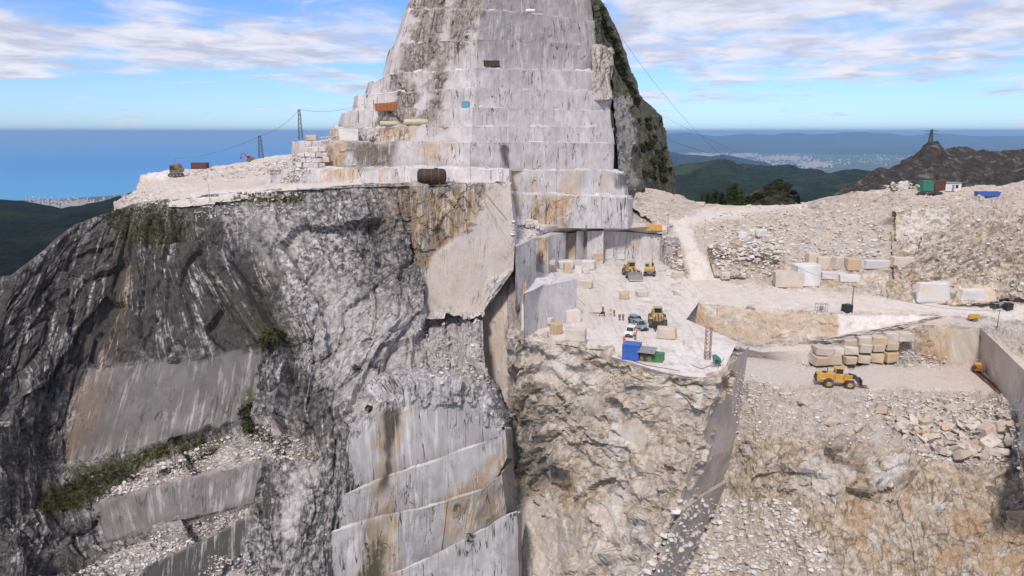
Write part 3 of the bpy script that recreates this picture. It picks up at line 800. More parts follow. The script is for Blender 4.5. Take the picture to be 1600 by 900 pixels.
# ------------------------------------------------------------------ right hand side: road, scree, plateau, pit
pit = empty('quarry_pit', (70, 170, 7), kind='structure')
PB = [AZ(1262, 572, 7), AZ(1320, 568, 7), AZ(1400, 563, 7), AZ(1440, 568, 7), AZ(1532, 572, 7), AZ(1586, 642, 7), AZ(1610, 760, 7)]
rows = [
    [(985, 330, 330), (1040, 340, 330), (1095, 350, 340), (1180, 350, 340), (1250, 345, 340), (1330, 330, 330), (1400, 320, 330), (1480, 320, 330), (1560, 320, 330), (1620, 310, 330), (1760, 300, 330)],
    [(980, 291, 250), (1040, 299, 256), (1095, 320, 264), (1180, 322, 264), (1250, 319, 257), (1330, 302, 242), (1400, 297, 238), (1480, 294.5, 238), (1560, 291, 234), (1620, 281, 230), (1760, 262, 225)],
    [(980, 318, 240), (1040, 325, 242), (1095, 330, 250), (1180, 328, 252), (1250, 326, 246), (1330, 312, 232), (1400, 307, 222), (1480, 305, 222), (1560, 304, 218), (1620, 298, 214), (1760, 290, 205)],
    [(1030, 356, 232), (1052, 346, 234), (1095, 345, 238), (1180, 346, 238), (1250, 345, 230), (1330, 338, 220), (1400, 335, 214), (1480, 330, 213), (1560, 328, 209), (1620, 322, 205), (1760, 315, 195)],
    [(1046, 374, 226), (1062, 373, 224), (1095, 378, 220), (1180, 376, 219), (1250, 376, 214), (1330, 378, 207), (1400, 378, 203), (1480, 372, 203), (1560, 368, 200), (1620, 360, 196), (1760, 350, 185)],
    [(1050, 418, 213), (1066, 414, 212), (1105, 413, 211), (1180, 414, 209), (1250, 420, 204), (1330, 426, 197), (1400, 428, 196), (1480, 428, 196), (1560, 424, 193), (1620, 418, 189), (1760, 410, 178)],
    [(1052, 436, 211), (1072, 436, 210), (1110, 438, 208), (1180, 440, 203), (1250, 450, 195), (1330, 455, 191), (1400, 466, 187), (1480, 472, 186), (1560, 472, 184), (1620, 470, 180), (1760, 465, 170)],
    [AZ(1045, 455, 18.5), AZ(1087, 473, 18.1), AZ(1112, 475, 18.2), AZ(1180, 480, 18.3), AZ(1250, 485, 18.4), AZ(1310, 489, 18.6), AZ(1400, 491, 17.6), AZ(1480, 493, 16.9), (1545, 498, 178), (1610, 506, 172), (1760, 515, 155)],
    [AZ(1061, 516, 17.9), (1085, 522, 183), (1112, 526, 180.5), (1180, 534, 176), (1250, 534, 173), (1310, 526, 170), (1400, 509, 172.5), (1480, 497, 176), (1548, 503, 175), (1612, 516, 168), (1760, 535, 148)],
    [AZ(1070, 522, 14), AZ(1100, 532, 12), AZ(1140, 541, 11), AZ(1190, 550, 9.5), AY(1262, 548, PB[0].y + 1.2), AY(1318, 537, PB[1].y + 1.2), AY(1397, 521, PB[2].y + 1.2), AY(1441, 508, PB[3].y + .6), AY(1532, 512, PB[4].y + .5), AY(1603, 581, PB[5].y + .5), AY(1650, 650, PB[6].y + .5)],
    [AZ(1085, 545, 8), AZ(1110, 552, 8), AZ(1150, 556, 8), AZ(1195, 560, 7.5), *PB],
    [AZ(1090, 590, 7), AZ(1120, 600, 7), AZ(1160, 600, 7), AZ(1195, 602, 7), AZ(1262, 612, 7), AZ(1320, 616, 7), AZ(1400, 614, 7), AZ(1440, 612, 7), AZ(1520, 615, 7), AZ(1578, 655, 7), AZ(1606, 775, 7)],
    [(1090, 690, 151), (1130, 695, 150), (1165, 690, 147), (1205, 690, 143), (1260, 695, 140), (1320, 700, 138), (1400, 712, 135), (1450, 718, 133), (1520, 725, 131), (1590, 735, 128), (1680, 800, 112)],
    [(1060, 790, 150), (1115, 785, 148), (1155, 775, 145), (1205, 770, 141), (1260, 765, 137), (1320, 770, 133), (1400, 785, 129), (1450, 790, 127), (1520, 800, 125), (1600, 810, 122), (1700, 850, 112)],
    [(1000, 910, 141), (1080, 905, 140), (1140, 900, 138), (1200, 895, 135), (1260, 890, 130), (1320, 890, 126), (1400, 900, 122), (1450, 900, 120), (1520, 905, 118), (1600, 910, 115), (1700, 920, 108)],
    [(950, 1080, 128), (1050, 1060, 128), (1120, 1050, 127), (1190, 1040, 125), (1250, 1040, 121), (1320, 1040, 118), (1400, 1040, 115), (1450, 1040, 113), (1520, 1040, 111), (1600, 1040, 108), (1720, 1040, 102)],
]
ROAD = [(1040, 345), (1060, 372), (1080, 440), (1075, 474), (1310, 488), (1480, 491), (1600, 500), (1600, 480), (1420, 470), (1250, 455), (1130, 440), (1100, 400), (1075, 352), (1200, 330), (1260, 320), (1180, 322), (1090, 332)]
PITF = [(1160, 545), (1320, 535), (1480, 493), (1620, 520), (1545, 505), (1440, 507), (1390, 525), (1265, 548), (1262, 574), (1440, 570), (1530, 573), (1570, 615), (1500, 612), (1400, 606), (1340, 612), (1262, 606), (1160, 595)]
WALLR = [(1087, 475), (1310, 491), (1310, 526), (1250, 533), (1180, 534), (1087, 522)]
CUTW = [(1311, 491), (1475, 493), (1310, 526)]
ROCKY = [(1150, 690), (1300, 680), (1440, 712), (1700, 735), (1700, 1060), (1330, 1060), (1310, 880), (1250, 800), (1150, 770)]
SLOPE = [(1395, 330), (1600, 320), (1760, 320), (1760, 460), (1600, 470), (1480, 466), (1395, 440), (1360, 440), (1310, 450), (1215, 445), (1215, 418), (1340, 425), (1395, 400)]
rm = [('dirt', [(960, 280), (1800, 270), (1800, 700), (960, 700)], 10, .75, 5),
      ('cut', ROAD, 5, .95, 4), ('fresh', [(1040, 440), (1250, 455), (1300, 485), (1090, 474)], 10, .6, 8), ('fresh', ROAD, 6, .5, 4),
      ('cut', PITF, 5, .93, 4), ('dirt', PITF, 6, .95, 4),
      ('dirt', WALLR, 5, .25, 3), ('ochre', WALLR, 5, .65, 4), ('cut', WALLR, 4, .55, 3), ('ochre', [(1085, 473), (1110, 474), (1106, 520), (1085, 520)], 3, .95, 2), ('ochre', [(1270, 488), (1310, 490), (1310, 527), (1275, 520)], 4, 1, 3),
      ('cut', CUTW, 3, 1, 1), ('dirt', CUTW, 3, 0, 1), ('fresh', CUTW, 3, .85, 1),
      ('dirt', SLOPE, 12, .35, 8), ('ochre', SLOPE, 12, .5, 8),
      ('cut', [(1440, 508), (1533, 513), (1532, 572), (1480, 570)], 3, 1, 2), ('dirt', [(1440, 508), (1540, 513), (1536, 572), (1430, 568)], 3, .15, 2), ('ochre', [(1425, 515), (1490, 508), (1480, 570), (1430, 562)], 5, .9, 4),
      ('cut', [(1534, 513), (1620, 580), (1700, 640), (1640, 790), (1584, 645), (1532, 574)], 3, 1, 2), ('dirt', [(1534, 513), (1620, 580), (1700, 640), (1640, 790), (1584, 645), (1532, 574)], 3, .05, 2),
      ('dirt', ROCKY, 14, .12, 10), ('ochre', ROCKY, 14, .5, 10), ('fresh', [(1240, 740), (1290, 700), (1350, 740), (1280, 790)], 12, .6, 10),
      ('fresh', [(1360, 720), (1420, 710), (1400, 760), (1370, 760)], 8, .9, 6), ('ochre', [(1320, 770), (1360, 760), (1350, 850), (1300, 840)], 8, 1, 6),
      ('ochre', [(1500, 800), (1620, 790), (1620, 900), (1450, 900)], 16, 1, 10), ('dark', [(1280, 690), (1340, 690), (1335, 720), (1290, 720)], 8, .5, 6),
      ('dirt', [(1060, 780), (1230, 790), (1310, 890), (1330, 1060), (940, 1060)], 14, .65, 10),
      ('dirt', [(1220, 600), (1310, 605), (1300, 670), (1220, 660)], 8, 1, 6), ('ochre', [(1225, 605), (1300, 605), (1290, 665), (1225, 655)], 10, .5, 6)]
pit_o, PG, PX, PY = sheet('pit_ground', rows, .42, M['beige'], pit, rough=.62, cell=4.2, asp=.8, seed=91, masks=rm, bed=(3.1, .35), shear=-.3, maxn=300)
# the right edge wall of the recess facing left, upper lifts on the slope

rows = [
    [(1385, 322, 222), (1440, 318, 220), (1500, 316, 219), (1560, 312, 215), (1640, 304, 208), (1760, 298, 200)],
    [(1392, 345, 211), (1440, 340, 208), (1500, 330, 208), (1560, 326, 205), (1640, 320, 198), (1760, 310, 188)],
    [(1394, 395, 199), (1440, 390, 197), (1500, 380, 197), (1560, 375, 194), (1640, 365, 188), (1760, 355, 178)],
    [(1396, 436, 193), (1440, 440, 192), (1500, 440, 191), (1560, 435, 188), (1640, 430, 182), (1760, 420, 172)],
    [(1400, 460, 188.5), (1440, 468, 187), (1500, 470, 185), (1560, 468, 183), (1640, 466, 177), (1760, 460, 167)],
    [(1400, 468, 194), (1440, 476, 192), (1500, 478, 190), (1560, 476, 188), (1640, 472, 182), (1760, 466, 172)],
]
sheet('rock_slope', rows, .42, M['beige'], pit, rough=1.0, cell=6, asp=.9, seed=95, shear=.5, bed=(3.6, .8), groove=.7, base={'dirt': .25, 'ochre': .3},
      masks=[('ochre', [(1400, 430), (1480, 440), (1480, 475), (1400, 470)], 8, .9, 6), ('ochre', [(1395, 335), (1420, 340), (1400, 390), (1392, 390)], 6, .8, 4), ('dirt', [(1385, 315), (1760, 295), (1760, 330), (1500, 335), (1392, 345)], 8, .8, 6)])
rows = [
    [(1140, 672, 153), (1180, 676, 150), (1230, 690, 145), (1290, 690, 143), (1350, 705, 140), (1410, 716, 138), (1480, 728, 135), (1560, 736, 133), (1640, 742, 129), (1760, 780, 118)],
    [(1140, 690, 148), (1180, 692, 145), (1230, 702, 141), (1290, 700, 138.5), (1350, 712, 136), (1410, 722, 133.5), (1480, 732, 131), (1560, 740, 129), (1640, 748, 125), (1760, 790, 114)],
    [(1150, 740, 146), (1185, 740, 142), (1230, 735, 138), (1290, 740, 135), (1350, 750, 132.5), (1410, 765, 130), (1480, 775, 128), (1560, 780, 126), (1640, 790, 121), (1760, 820, 111)],
    [(1165, 775, 147), (1195, 780, 143), (1240, 790, 138), (1290, 800, 134), (1350, 810, 131), (1410, 820, 128), (1480, 825, 126), (1560, 830, 123), (1640, 835, 118), (1760, 860, 109)],
    [(1180, 800, 150), (1215, 815, 146), (1260, 835, 140), (1300, 860, 134), (1350, 870, 130), (1410, 880, 127), (1480, 880, 124), (1560, 885, 121), (1640, 890, 116), (1760, 900, 107)],
    [(1200, 850, 150), (1240, 870, 145), (1285, 890, 139), (1320, 920, 132), (1360, 935, 128), (1410, 940, 125), (1480, 940, 122), (1560, 940, 118), (1640, 940, 113), (1760, 950, 104)],
    [(1220, 1040, 140), (1270, 1040, 134), (1310, 1040, 128), (1340, 1040, 124), (1370, 1040, 121), (1410, 1040, 119), (1480, 1040, 116), (1560, 1040, 112), (1640, 1040, 108), (1760, 1040, 100)],
]
sheet('rock_front', rows, .36, M['beige'], pit, rough=1.45, cell=9, asp=.7, seed=97, shear=.6, bed=(6.0, 2.2), groove=.9, base={'ochre': .55, 'fresh': .2, 'dark': .12},
      masks=[('ochre', [(1240, 700), (1300, 690), (1330, 740), (1240, 760)], 12, .7, 8), ('fresh', [(1240, 745), (1280, 710), (1330, 745), (1280, 790)], 12, .75, 10), ('fresh', [(1360, 725), (1420, 715), (1400, 765), (1370, 765)], 8, .95, 6),
             ('ochre', [(1310, 770), (1365, 745), (1350, 850), (1300, 840)], 8, 1, 6), ('ochre', [(1420, 720), (1540, 735), (1520, 790), (1420, 780)], 14, .5, 10), ('ochre', [(1500, 800), (1640, 790), (1640, 1040), (1400, 1040), (1440, 880)], 18, .85, 12), ('fresh', [(1440, 780), (1540, 790), (1500, 830), (1420, 830)], 12, .7, 12), ('fresh', [(1360, 860), (1500, 850), (1560, 900), (1400, 900)], 14, .5, 14),
             ('dark', [(1280, 695), (1345, 695), (1335, 725), (1290, 722)], 8, .5, 6), ('fresh', [(1350, 810), (1480, 790), (1470, 830), (1360, 850)], 12, .7, 10), ('fresh', [(1140, 690), (1220, 700), (1210, 760), (1150, 750)], 10, .5, 8)])

# broken bank below the scree, beside the road
rows = [[(1104, 384, 219), (1140, 384, 217), (1180, 386, 215), (1218, 390, 211)], [(1106, 389, 214), (1140, 389, 213), (1180, 391, 211), (1218, 395, 207.5)],
        [(1110, 412, 210), (1145, 418, 208), (1180, 420, 206.5), (1218, 424, 204)], [(1116, 430, 207), (1145, 432, 205.5), (1180, 433, 204), (1218, 434, 202)], [(1116, 440, 210), (1145, 442, 209), (1180, 443, 208), (1218, 443, 206)]]
sheet('broken_bank', rows, .4, M['beige'], pit, rough=1.3, cell=3.2, asp=.7, seed=98, groove=.6, base={'ochre': .5}, masks=[('dark', [(1106, 386), (1215, 390), (1210, 412), (1110, 410)], 5, .55, 4), ('dirt', [(1106, 412), (1220, 420), (1220, 445), (1110, 445)], 5, .8, 4)])
# sawn ledge above the road
rows = [[(1340, 402, 206), (1396, 400, 205)], [(1340, 405, 202.5), (1400, 404, 201.5)], [(1342, 424, 200), (1402, 424, 199)], [(1344, 430, 202), (1404, 430, 201)]]
sheet('sawn_ledge', rows, .5, M['wall'], pit, rough=.5, cell=3, seed=99, base={'cut': .5, 'fresh': .4, 'dirt': .3})

# lifts cut into the right-hand slope
rows = [[(1398, 326, 221), (1440, 325, 221), (1482, 324, 221), (1500, 324, 226)], [(1399, 331, 208), (1440, 329, 207), (1482, 327, 207), (1496, 327, 212)], [(1400, 365, 203), (1442, 365, 202), (1484, 362, 202), (1498, 362, 208)],
        [(1402, 400, 198), (1444, 400, 196.5), (1486, 396, 196.5), (1500, 396, 203)], [(1404, 415, 200), (1446, 416, 200), (1488, 412, 200), (1502, 412, 206)]]
rows = [[(r[0][0] - 2, r[0][1], r[0][2] + 12)] + r for r in rows]
sheet('rock_lift', rows, .4, M['beige'], pit, rough=.7, cell=5, asp=1.0, seed=101, groove=.5, base={'fresh': .35, 'cut': .25}, masks=[('ochre', [(1392, 330), (1412, 332), (1408, 395), (1396, 395)], 4, .8, 4), ('cut', [(1440, 366), (1480, 366), (1478, 396), (1442, 396)], 4, .9, 4)])
rows = [[(1385, 434, 199), (1432, 436, 198), (1490, 434, 197), (1560, 430, 194)], [(1386, 438, 190.5), (1432, 440, 189.5), (1490, 438, 188), (1560, 434, 185.5)], [(1388, 474, 185), (1434, 477, 183.5), (1490, 475, 182.5), (1562, 472, 180)], [(1388, 480, 188), (1434, 483, 187), (1490, 481, 186), (1562, 478, 184)]]
sheet('rock_lift', rows, .4, M['beige'], pit, rough=.8, cell=5, asp=1.0, seed=102, groove=.5, base={'ochre': .6, 'fresh': .2},
      masks=[('cut', [(1432, 444), (1482, 440), (1478, 474), (1428, 474)], 3, 1, 3), ('ochre', [(1432, 444), (1482, 440), (1478, 474), (1428, 474)], 3, 0, 3), ('fresh', [(1432, 444), (1482, 440), (1478, 474), (1428, 474)], 3, .5, 3), ('cut', [(1506, 446), (1556, 444), (1556, 470), (1506, 470)], 4, .8, 4)])
rows = [[(1225, 412, 208), (1270, 418, 204), (1345, 424, 199), (1390, 428, 196)], [(1225, 419, 203), (1270, 422, 200.5), (1345, 429, 196), (1388, 432, 193)], [(1226, 452, 196), (1272, 455, 194), (1346, 460, 190.5), (1390, 462, 189)], [(1226, 458, 199), (1272, 460, 197), (1346, 465, 193), (1390, 467, 192)]]
sheet('rock_lift', rows, .4, M['beige'], pit, rough=.6, cell=4, asp=1.0, seed=103, groove=.4, base={'ochre': .45, 'cut': .35, 'fresh': .25})

rows = [[(966, 300, 250), (1000, 300, 252), (1050, 316, 250)], [(978, 330, 240), (1005, 332, 241), (1050, 336, 240)], [(982, 360, 231), (1010, 359, 232), (1052, 354, 231)]]
sheet('scree_fan', rows, .5, M['scree'], pit, rough=.4, cell=2.5, asp=1, seed=104, base={'dirt': .7})
# ------------------------------------------------------------------ far country: dark mountain, hills, plain, sea
def forest_mat(name, c0, c1, c2, scale, bump=1.0, rock=None):
    m, t = new_mat(name)
    pos = t.n('ShaderNodeNewGeometry').outputs['Position']
    a_ = t.noise(pos, scale, 8, .7)
    b_ = t.noise(pos, scale * .13, 5, .6)
    c = t.mix(t.sstep(a_, .35, .65), c0, c1)
    c = t.mix(t.m('MULTIPLY', t.sstep(b_, .5, .68), .8), c, c2)
    if rock:
        r_ = t.noise(pos, scale * .6, 9, .75, .6)
        c = t.mix(t.sstep(r_, .50, .66), c, rock)
    bp = t.n('ShaderNodeBump', {'Strength': bump, 'Distance': 1.2 / scale, 'Height': a_})
    bs = t.n('ShaderNodeBsdfPrincipled', {'Base Color': c, 'Roughness': .95, 'Normal': bp})
    bs.inputs['Specular IOR Level'].default_value = .05
    t.n('ShaderNodeOutputMaterial', {0: bs})
    return m


M['forest'] = forest_mat('hill_forest', (.012, .022, .010), (.035, .055, .022), (.075, .095, .035), .02)
M['farhill'] = forest_mat('far_hill_forest', (.015, .026, .014), (.04, .055, .03), (.07, .085, .04), .004)
M['mount'] = forest_mat('bare_mountain_rock', (.055, .047, .042), (.105, .09, .08), (.07, .065, .045), .13, 1.0, (.24, .22, .21))
M['plain'] = forest_mat('coastal_plain', (.05, .07, .035), (.11, .13, .07), (.16, .16, .12), .004, .2)


def hill(name, rows, res, mat, amp, cell, seed, asp=1.6, fac=.25):
    return sheet(name, rows, res, mat, None, rough=amp * fac, cell=cell, asp=asp, seed=seed, collide=False, maxn=220, fine=amp * cell * .30, smooth=True, fw=cell * 1.1)[0]


sk = [(1300, 306), (1340, 284), (1364, 265), (1408, 251), (1437, 237), (1451, 227), (1462, 226), (1471, 238), (1491, 231), (1509, 229), (1531, 236), (1564, 237), (1600, 229), (1720, 214), (1900, 205)]
rows = [[(x, y + 60, 900 + i * 6) for i, (x, y) in enumerate(sk)], [(x, y, 720 + i * 6) for i, (x, y) in enumerate(sk)],
        [(x + 4, 290 + (y - 226) * .25, 600 + i * 4) for i, (x, y) in enumerate(sk)], [(x + 6, 360, 480 + i * 4) for i, (x, y) in enumerate(sk)]]
hill('mountain', rows, 3.2, M['mount'], .5, 26, 201, fac=1.0)
# wooded knoll right behind the road
kn = [(1085, 326), (1110, 318), (1140, 312), (1170, 305), (1190, 296), (1210, 287), (1222, 284), (1235, 292), (1246, 312), (1262, 330)]
rows = [[(x, y + 40, 470) for x, y in kn], [(x, y, 430) for x, y in kn], [(x, y * .5 + 165, 400) for x, y in kn], [(x, 360, 370) for x, y in kn]]
hill('knoll', rows, 2.0, M['mount'], .5, 9, 205)
# near dark hills beyond
h1 = [(1000, 285), (1050, 281), (1075, 272), (1105, 265), (1132, 262), (1160, 267), (1180, 263), (1215, 264), (1250, 267), (1290, 271), (1340, 277), (1420, 285), (1500, 290)]
rows = [[(x, y + 30, 5200) for x, y in h1], [(x, y, 4300) for x, y in h1], [(x + 10, y * .6 + 118, 3300) for x, y in h1], [(x + 5, 322, 2500) for x, y in h1], [(x, 380, 1500) for x, y in h1]]
hill('wooded_hill', rows, 25, M['forest'], .6, 300, 207, fac=.35)
h2 = [(1040, 300), (1075, 290), (1100, 277), (1128, 268), (1150, 276), (1180, 292), (1210, 305)]
h2 = [(x, y + 9) for x, y in h2]
rows = [[(x, y + 20, 3300) for x, y in h2], [(x, y, 2900) for x, y in h2], [(x + 8, y * .5 + 160, 2300) for x, y in h2], [(x, 370, 1500) for x, y in h2]]
hill('wooded_hill', rows, 18, M['forest'], .5, 200, 208, fac=.35)
h3 = [(960, 235), (1010, 237), (1045, 240), (1070, 244), (1090, 248), (1110, 249), (1130, 246), (1160, 252), (1190, 259), (1210, 266)]
rows = [[(x, y + 10, 16000) for x, y in h3], [(x, y, 14000) for x, y in h3], [(x, 268, 11500) for x, y in h3]]
hill('low_ridge', rows, 160, M['farhill'], .3, 1500, 211)
h4 = [(960, 226), (1030, 224), (1060, 221), (1082, 219), (1125, 220), (1145, 217), (1170, 215), (1200, 218), (1247, 215), (1270, 217), (1345, 216), (1375, 220), (1390, 219), (1415, 222), (1465, 219), (1530, 224), (1580, 220), (1640, 223), (1760, 219), (1900, 222)]
h4 = [(x, 207.5 + (y - 215) * .8) for x, y in h4]
rows = [[(x, y + 6, 42000) for x, y in h4], [(x, y, 37000) for x, y in h4], [(x, 229 + (i % 3) * 2, 33500) for i, (x, y) in enumerate(h4)], [(x, 243, 28500) for x, y in h4]]
hill('mountain_range', rows, 260, M['farhill'], .22, 2600, 213)
# land around the bay and the coastal plain on the left
SEA = -840.0
rows = [[AZ(940, 238.5, SEA + 4), AZ(1200, 238.5, SEA + 4), AZ(1500, 238.5, SEA + 4), AZ(1900, 238.5, SEA + 4)], [AZ(940, 262, SEA + 8), AZ(1200, 262, SEA + 8), AZ(1500, 262, SEA + 8), AZ(1900, 262, SEA + 8)],
        [AZ(700, 420, SEA + 10), AZ(1200, 420, SEA + 10), AZ(1500, 420, SEA + 10), AZ(2300, 420, SEA + 10)]]
hill('valley_ground', rows, 200, M['plain'], .02, 900, 215)
rows = [[AZ(-300, 322, SEA + 4), AZ(0, 314, SEA + 4), AZ(60, 312, SEA + 4), AZ(120, 309, SEA + 4), AZ(185, 305, SEA + 4), AZ(300, 301, SEA + 4), AZ(700, 292, SEA + 4)],
        [AZ(-300, 420, SEA + 10), AZ(0, 420, SEA + 10), AZ(60, 420, SEA + 10), AZ(120, 420, SEA + 10), AZ(185, 420, SEA + 10), AZ(300, 420, SEA + 10), AZ(700, 420, SEA + 10)]]
hill('coastal_plain', rows, 60, M['plain'], .02, 300, 217)
h5 = [(-300, 300), (-150, 310), (0, 319), (50, 325), (95, 332), (130, 329), (165, 321), (200, 310), (300, 296), (500, 285), (800, 285)]
rows = [[(x, y + 30, 2600) for x, y in h5], [(x, y, 2200) for x, y in h5], [(x, y * .6 + 150, 1500) for x, y in h5], [(x, 470, 900) for x, y in h5], [(x, 760, 500) for x, y in h5]]
M['darkhill'] = forest_mat('dark_hill_forest', (.010, .013, .008), (.022, .028, .014), (.04, .045, .02), .03)  # darker green than the other hill forests
hill('wooded_hill', rows, 12, M['darkhill'], .4, 130, 219)

rows = [[Vector((x, y, SEA + 6)) for x in (-16000, -5000, 5000, 16000)] for y in (6500, 2000, -2900)]
hill('valley_ground', rows, 300, M['plain'], .02, 900, 221)
# sea
m, t = new_mat('sea_water')
pos = t.n('ShaderNodeNewGeometry').outputs['Position']
nz = t.noise(t.scale(pos, (.00006, .00045, 1)), 1.0, 5, .6)
sep_ = t.n('ShaderNodeSeparateXYZ', {0: pos})
shallow = t.sstep(t.m('ADD', sep_.outputs[1], t.m('MULTIPLY', nz, 9000)), 9000, 26000, 1, 0)
c = t.mix(shallow, (.035, .225, .53), (.09, .33, .52))  # bright base blue includes the reflected sky; specular is almost off
c = t.mix(t.m('MULTIPLY', t.sstep(nz, .45, .7), .35), c, (.08, .31, .55))
wv = t.noise(t.scale(pos, (.02, .05, 1)), 1.0, 4, .6)
bp = t.n('ShaderNodeBump', {'Strength': .3, 'Distance': 6.0, 'Height': wv})
bs = t.n('ShaderNodeBsdfPrincipled', {'Base Color': c, 'Roughness': .6, 'Normal': bp})
bs.inputs['Specular IOR Level'].default_value = .05
t.n('ShaderNodeOutputMaterial', {0: bs})
M['sea'] = m
me = bpy.data.meshes.new('sea')
S_ = 340000
me.from_pydata([(-S_, -3000, SEA), (S_, -3000, SEA), (S_, S_, SEA), (-S_, S_, SEA)], [], [(0, 1, 2, 3)])
prop(link('sea', me, m), kind='structure')

# haze: one box of thin air round everything
HAZE_D = 2.9e-5
me = bpy.data.meshes.new('haze')
hx, z0, z1 = 345000, SEA - 1.5, 175.0
vs = [(sx * hx, (-5000 if sy < 0 else 345000), z) for z in (z0, z1) for sy in (-1, 1) for sx in (-1, 1)]
me.from_pydata(vs, [], [(0, 2, 3, 1), (4, 5, 7, 6), (0, 1, 5, 4), (2, 6, 7, 3), (0, 4, 6, 2), (1, 3, 7, 5)])
m, t = new_mat('thin_air')
pv = t.n('ShaderNodeVolumePrincipled', {'Color': (.38, .63, 1.0), 'Density': HAZE_D, 'Anisotropy': 0.0})
ou = t.n('ShaderNodeOutputMaterial')
t.nt.links.new(pv.outputs[0], ou.inputs['Volume'])
prop(link('haze', me, m), kind='stuff')
# ------------------------------------------------------------------ ground lookup
_off = 0
_vs, _fs = [], []
for co_, q_ in SHEETS:
    _vs.append(co_)
    _fs.append(q_ + _off)
    _off += len(co_)
BV = BVHTree.FromPolygons(np.concatenate(_vs).tolist(), np.concatenate(_fs).tolist())
del _vs, _fs


def hit(px, py):
    """the spot of ground or rock seen at that place of the photograph"""
    o_ = Vector((0, 0, CAMZ))
    d_ = (A(px, py, 100) - o_).normalized()
    h_ = BV.ray_cast(o_, d_)
    return h_[0] if h_[0] is not None else A(px, py, 200)


def drop(x, y, z=90.0, dz=60):
    h_ = BV.ray_cast(Vector((x, y, z)), Vector((0, 0, -1)))
    return h_[0].z if h_[0] is not None else 0.0


def local_ground(p, r=1.2):
    return Vector((p.x, p.y, max(drop(p.x, p.y, p.z + 1.5), p.z - 2)))


# ------------------------------------------------------------------ mesh builder
class MB:
    def __init__(s):
        s.v, s.f = [], []

    def add(s, vs, fs):
        b = len(s.v)
        s.v += [tuple(v) for v in vs]
        s.f += [tuple(b + i for i in f) for f in fs]
        return s

    def box(s, x0, x1, y0, y1, z0, z1, bev=0.0, mx=None):
        if bev <= 0:
            vs = [(x, y, z) for z in (z0, z1) for y in (y0, y1) for x in (x0, x1)]
            fs = [(0, 2, 3, 1), (4, 5, 7, 6), (0, 1, 5, 4), (2, 6, 7, 3), (0, 4, 6, 2), (1, 3, 7, 5)]
        else:
            bm = bmesh.new()
            bmesh.ops.create_cube(bm, size=1.0)
            for v in bm.verts:
                v.co = Vector(((x0 + x1) / 2 + v.co.x * (x1 - x0), (y0 + y1) / 2 + v.co.y * (y1 - y0), (z0 + z1) / 2 + v.co.z * (z1 - z0)))
            bmesh.ops.bevel(bm, geom=bm.edges[:], offset=bev, segments=2, affect='EDGES', profile=.5)
            bm.verts.index_update()
            vs = [v.co.copy() for v in bm.verts]
            fs = [[v.index for v in f.verts] for f in bm.faces]
            bm.free()
        if mx is not None:
            vs = [mx @ Vector(v) for v in vs]
        return s.add(vs, fs)

    def prism(s, prof, y0, y1, mx=None):
        n = len(prof)
        vs = [(x, y0, z) for x, z in prof] + [(x, y1, z) for x, z in prof]
        fs = [tuple(range(n)), tuple(range(2 * n - 1, n - 1, -1))] + [(i, i + n, (i + 1) % n + n, (i + 1) % n) for i in range(n)]
        if mx is not None:
            vs = [mx @ Vector(v) for v in vs]
        return s.add(vs, fs)

    def tube(s, p, q, r, n=8, r2=None, cap=True):
        p, q = Vector(p), Vector(q)
        d = (q - p).normalized()
        a_ = d.orthogonal().normalized()
        b_ = d.cross(a_)
        r2 = r if r2 is None else r2
        vs = []
        for c_, rr in ((p, r), (q, r2)):
            vs += [c_ + rr * (math.cos(2 * math.pi * i / n) * a_ + math.sin(2 * math.pi * i / n) * b_) for i in range(n)]
        fs = [(i, (i + 1) % n, (i + 1) % n + n, i + n) for i in range(n)]
        if cap:
            fs += [tuple(range(n - 1, -1, -1)), tuple(range(n, 2 * n))]
        return s.add(vs, fs)

    def path(s, pts, r, n=6):
        for p, q in zip(pts[:-1], pts[1:]):
            s.tube(p, q, r, n)
        return s

    def lathe(s, prof, c, axis='Y', n=20):
        """prof: (radius, offset along axis)"""
        vs, fs = [], []
        k = len(prof)
        for i in range(n):
            an = 2 * math.pi * i / n
            for r_, h_ in prof:
                u, v = r_ * math.cos(an), r_ * math.sin(an)
                p = {'Y': (u, h_, v), 'Z': (u, v, h_), 'X': (h_, u, v)}[axis]
                vs.append(Vector(p) + Vector(c))
        for i in range(n):
            for j in range(k - 1):
                fs.append((i * k + j, i * k + j + 1, ((i + 1) % n) * k + j + 1, ((i + 1) % n) * k + j))
        return s.add(vs, fs)

    def mesh(s, name, smooth=False):
        me = bpy.data.meshes.new(name)
        me.from_pydata(s.v, [], s.f)
        bm = bmesh.new()
        bm.from_mesh(me)
        bmesh.ops.recalc_face_normals(bm, faces=bm.faces)
        bm.to_mesh(me)
        bm.free()
        if smooth:
            for p in me.polygons:
                p.use_smooth = True
        return me

    def build(s, name, mat, parent=None, smooth=False):
        return link(name, s.mesh(name, smooth), mat, parent)


def paint(name, c, rough=.5, wear=.35, wearc=(.45, .38, .32), metal=0.0, scale=1.2, spec=.4):
    m, t = new_mat(name)
    co_ = t.n('ShaderNodeTexCoord').outputs['Object']
    n1 = t.noise(co_, scale, 6, .65)
    n2 = t.noise(co_, scale * 7, 4, .6)
    f = t.m('MULTIPLY', t.sstep(t.m('ADD', t.m('MULTIPLY', n1, .7), t.m('MULTIPLY', n2, .3)), .42, .66), wear)
    c_ = t.mix(t.sstep(n2, .3, .7), tuple(v * .85 for v in c), tuple(min(1, v * 1.12) for v in c))
    c_ = t.mix(f, c_, wearc)
    bs = t.n('ShaderNodeBsdfPrincipled', {'Base Color': c_, 'Roughness': rough, 'Metallic': metal})
    bs.inputs['Specular IOR Level'].default_value = spec
    t.n('ShaderNodeOutputMaterial', {0: bs})
    return m


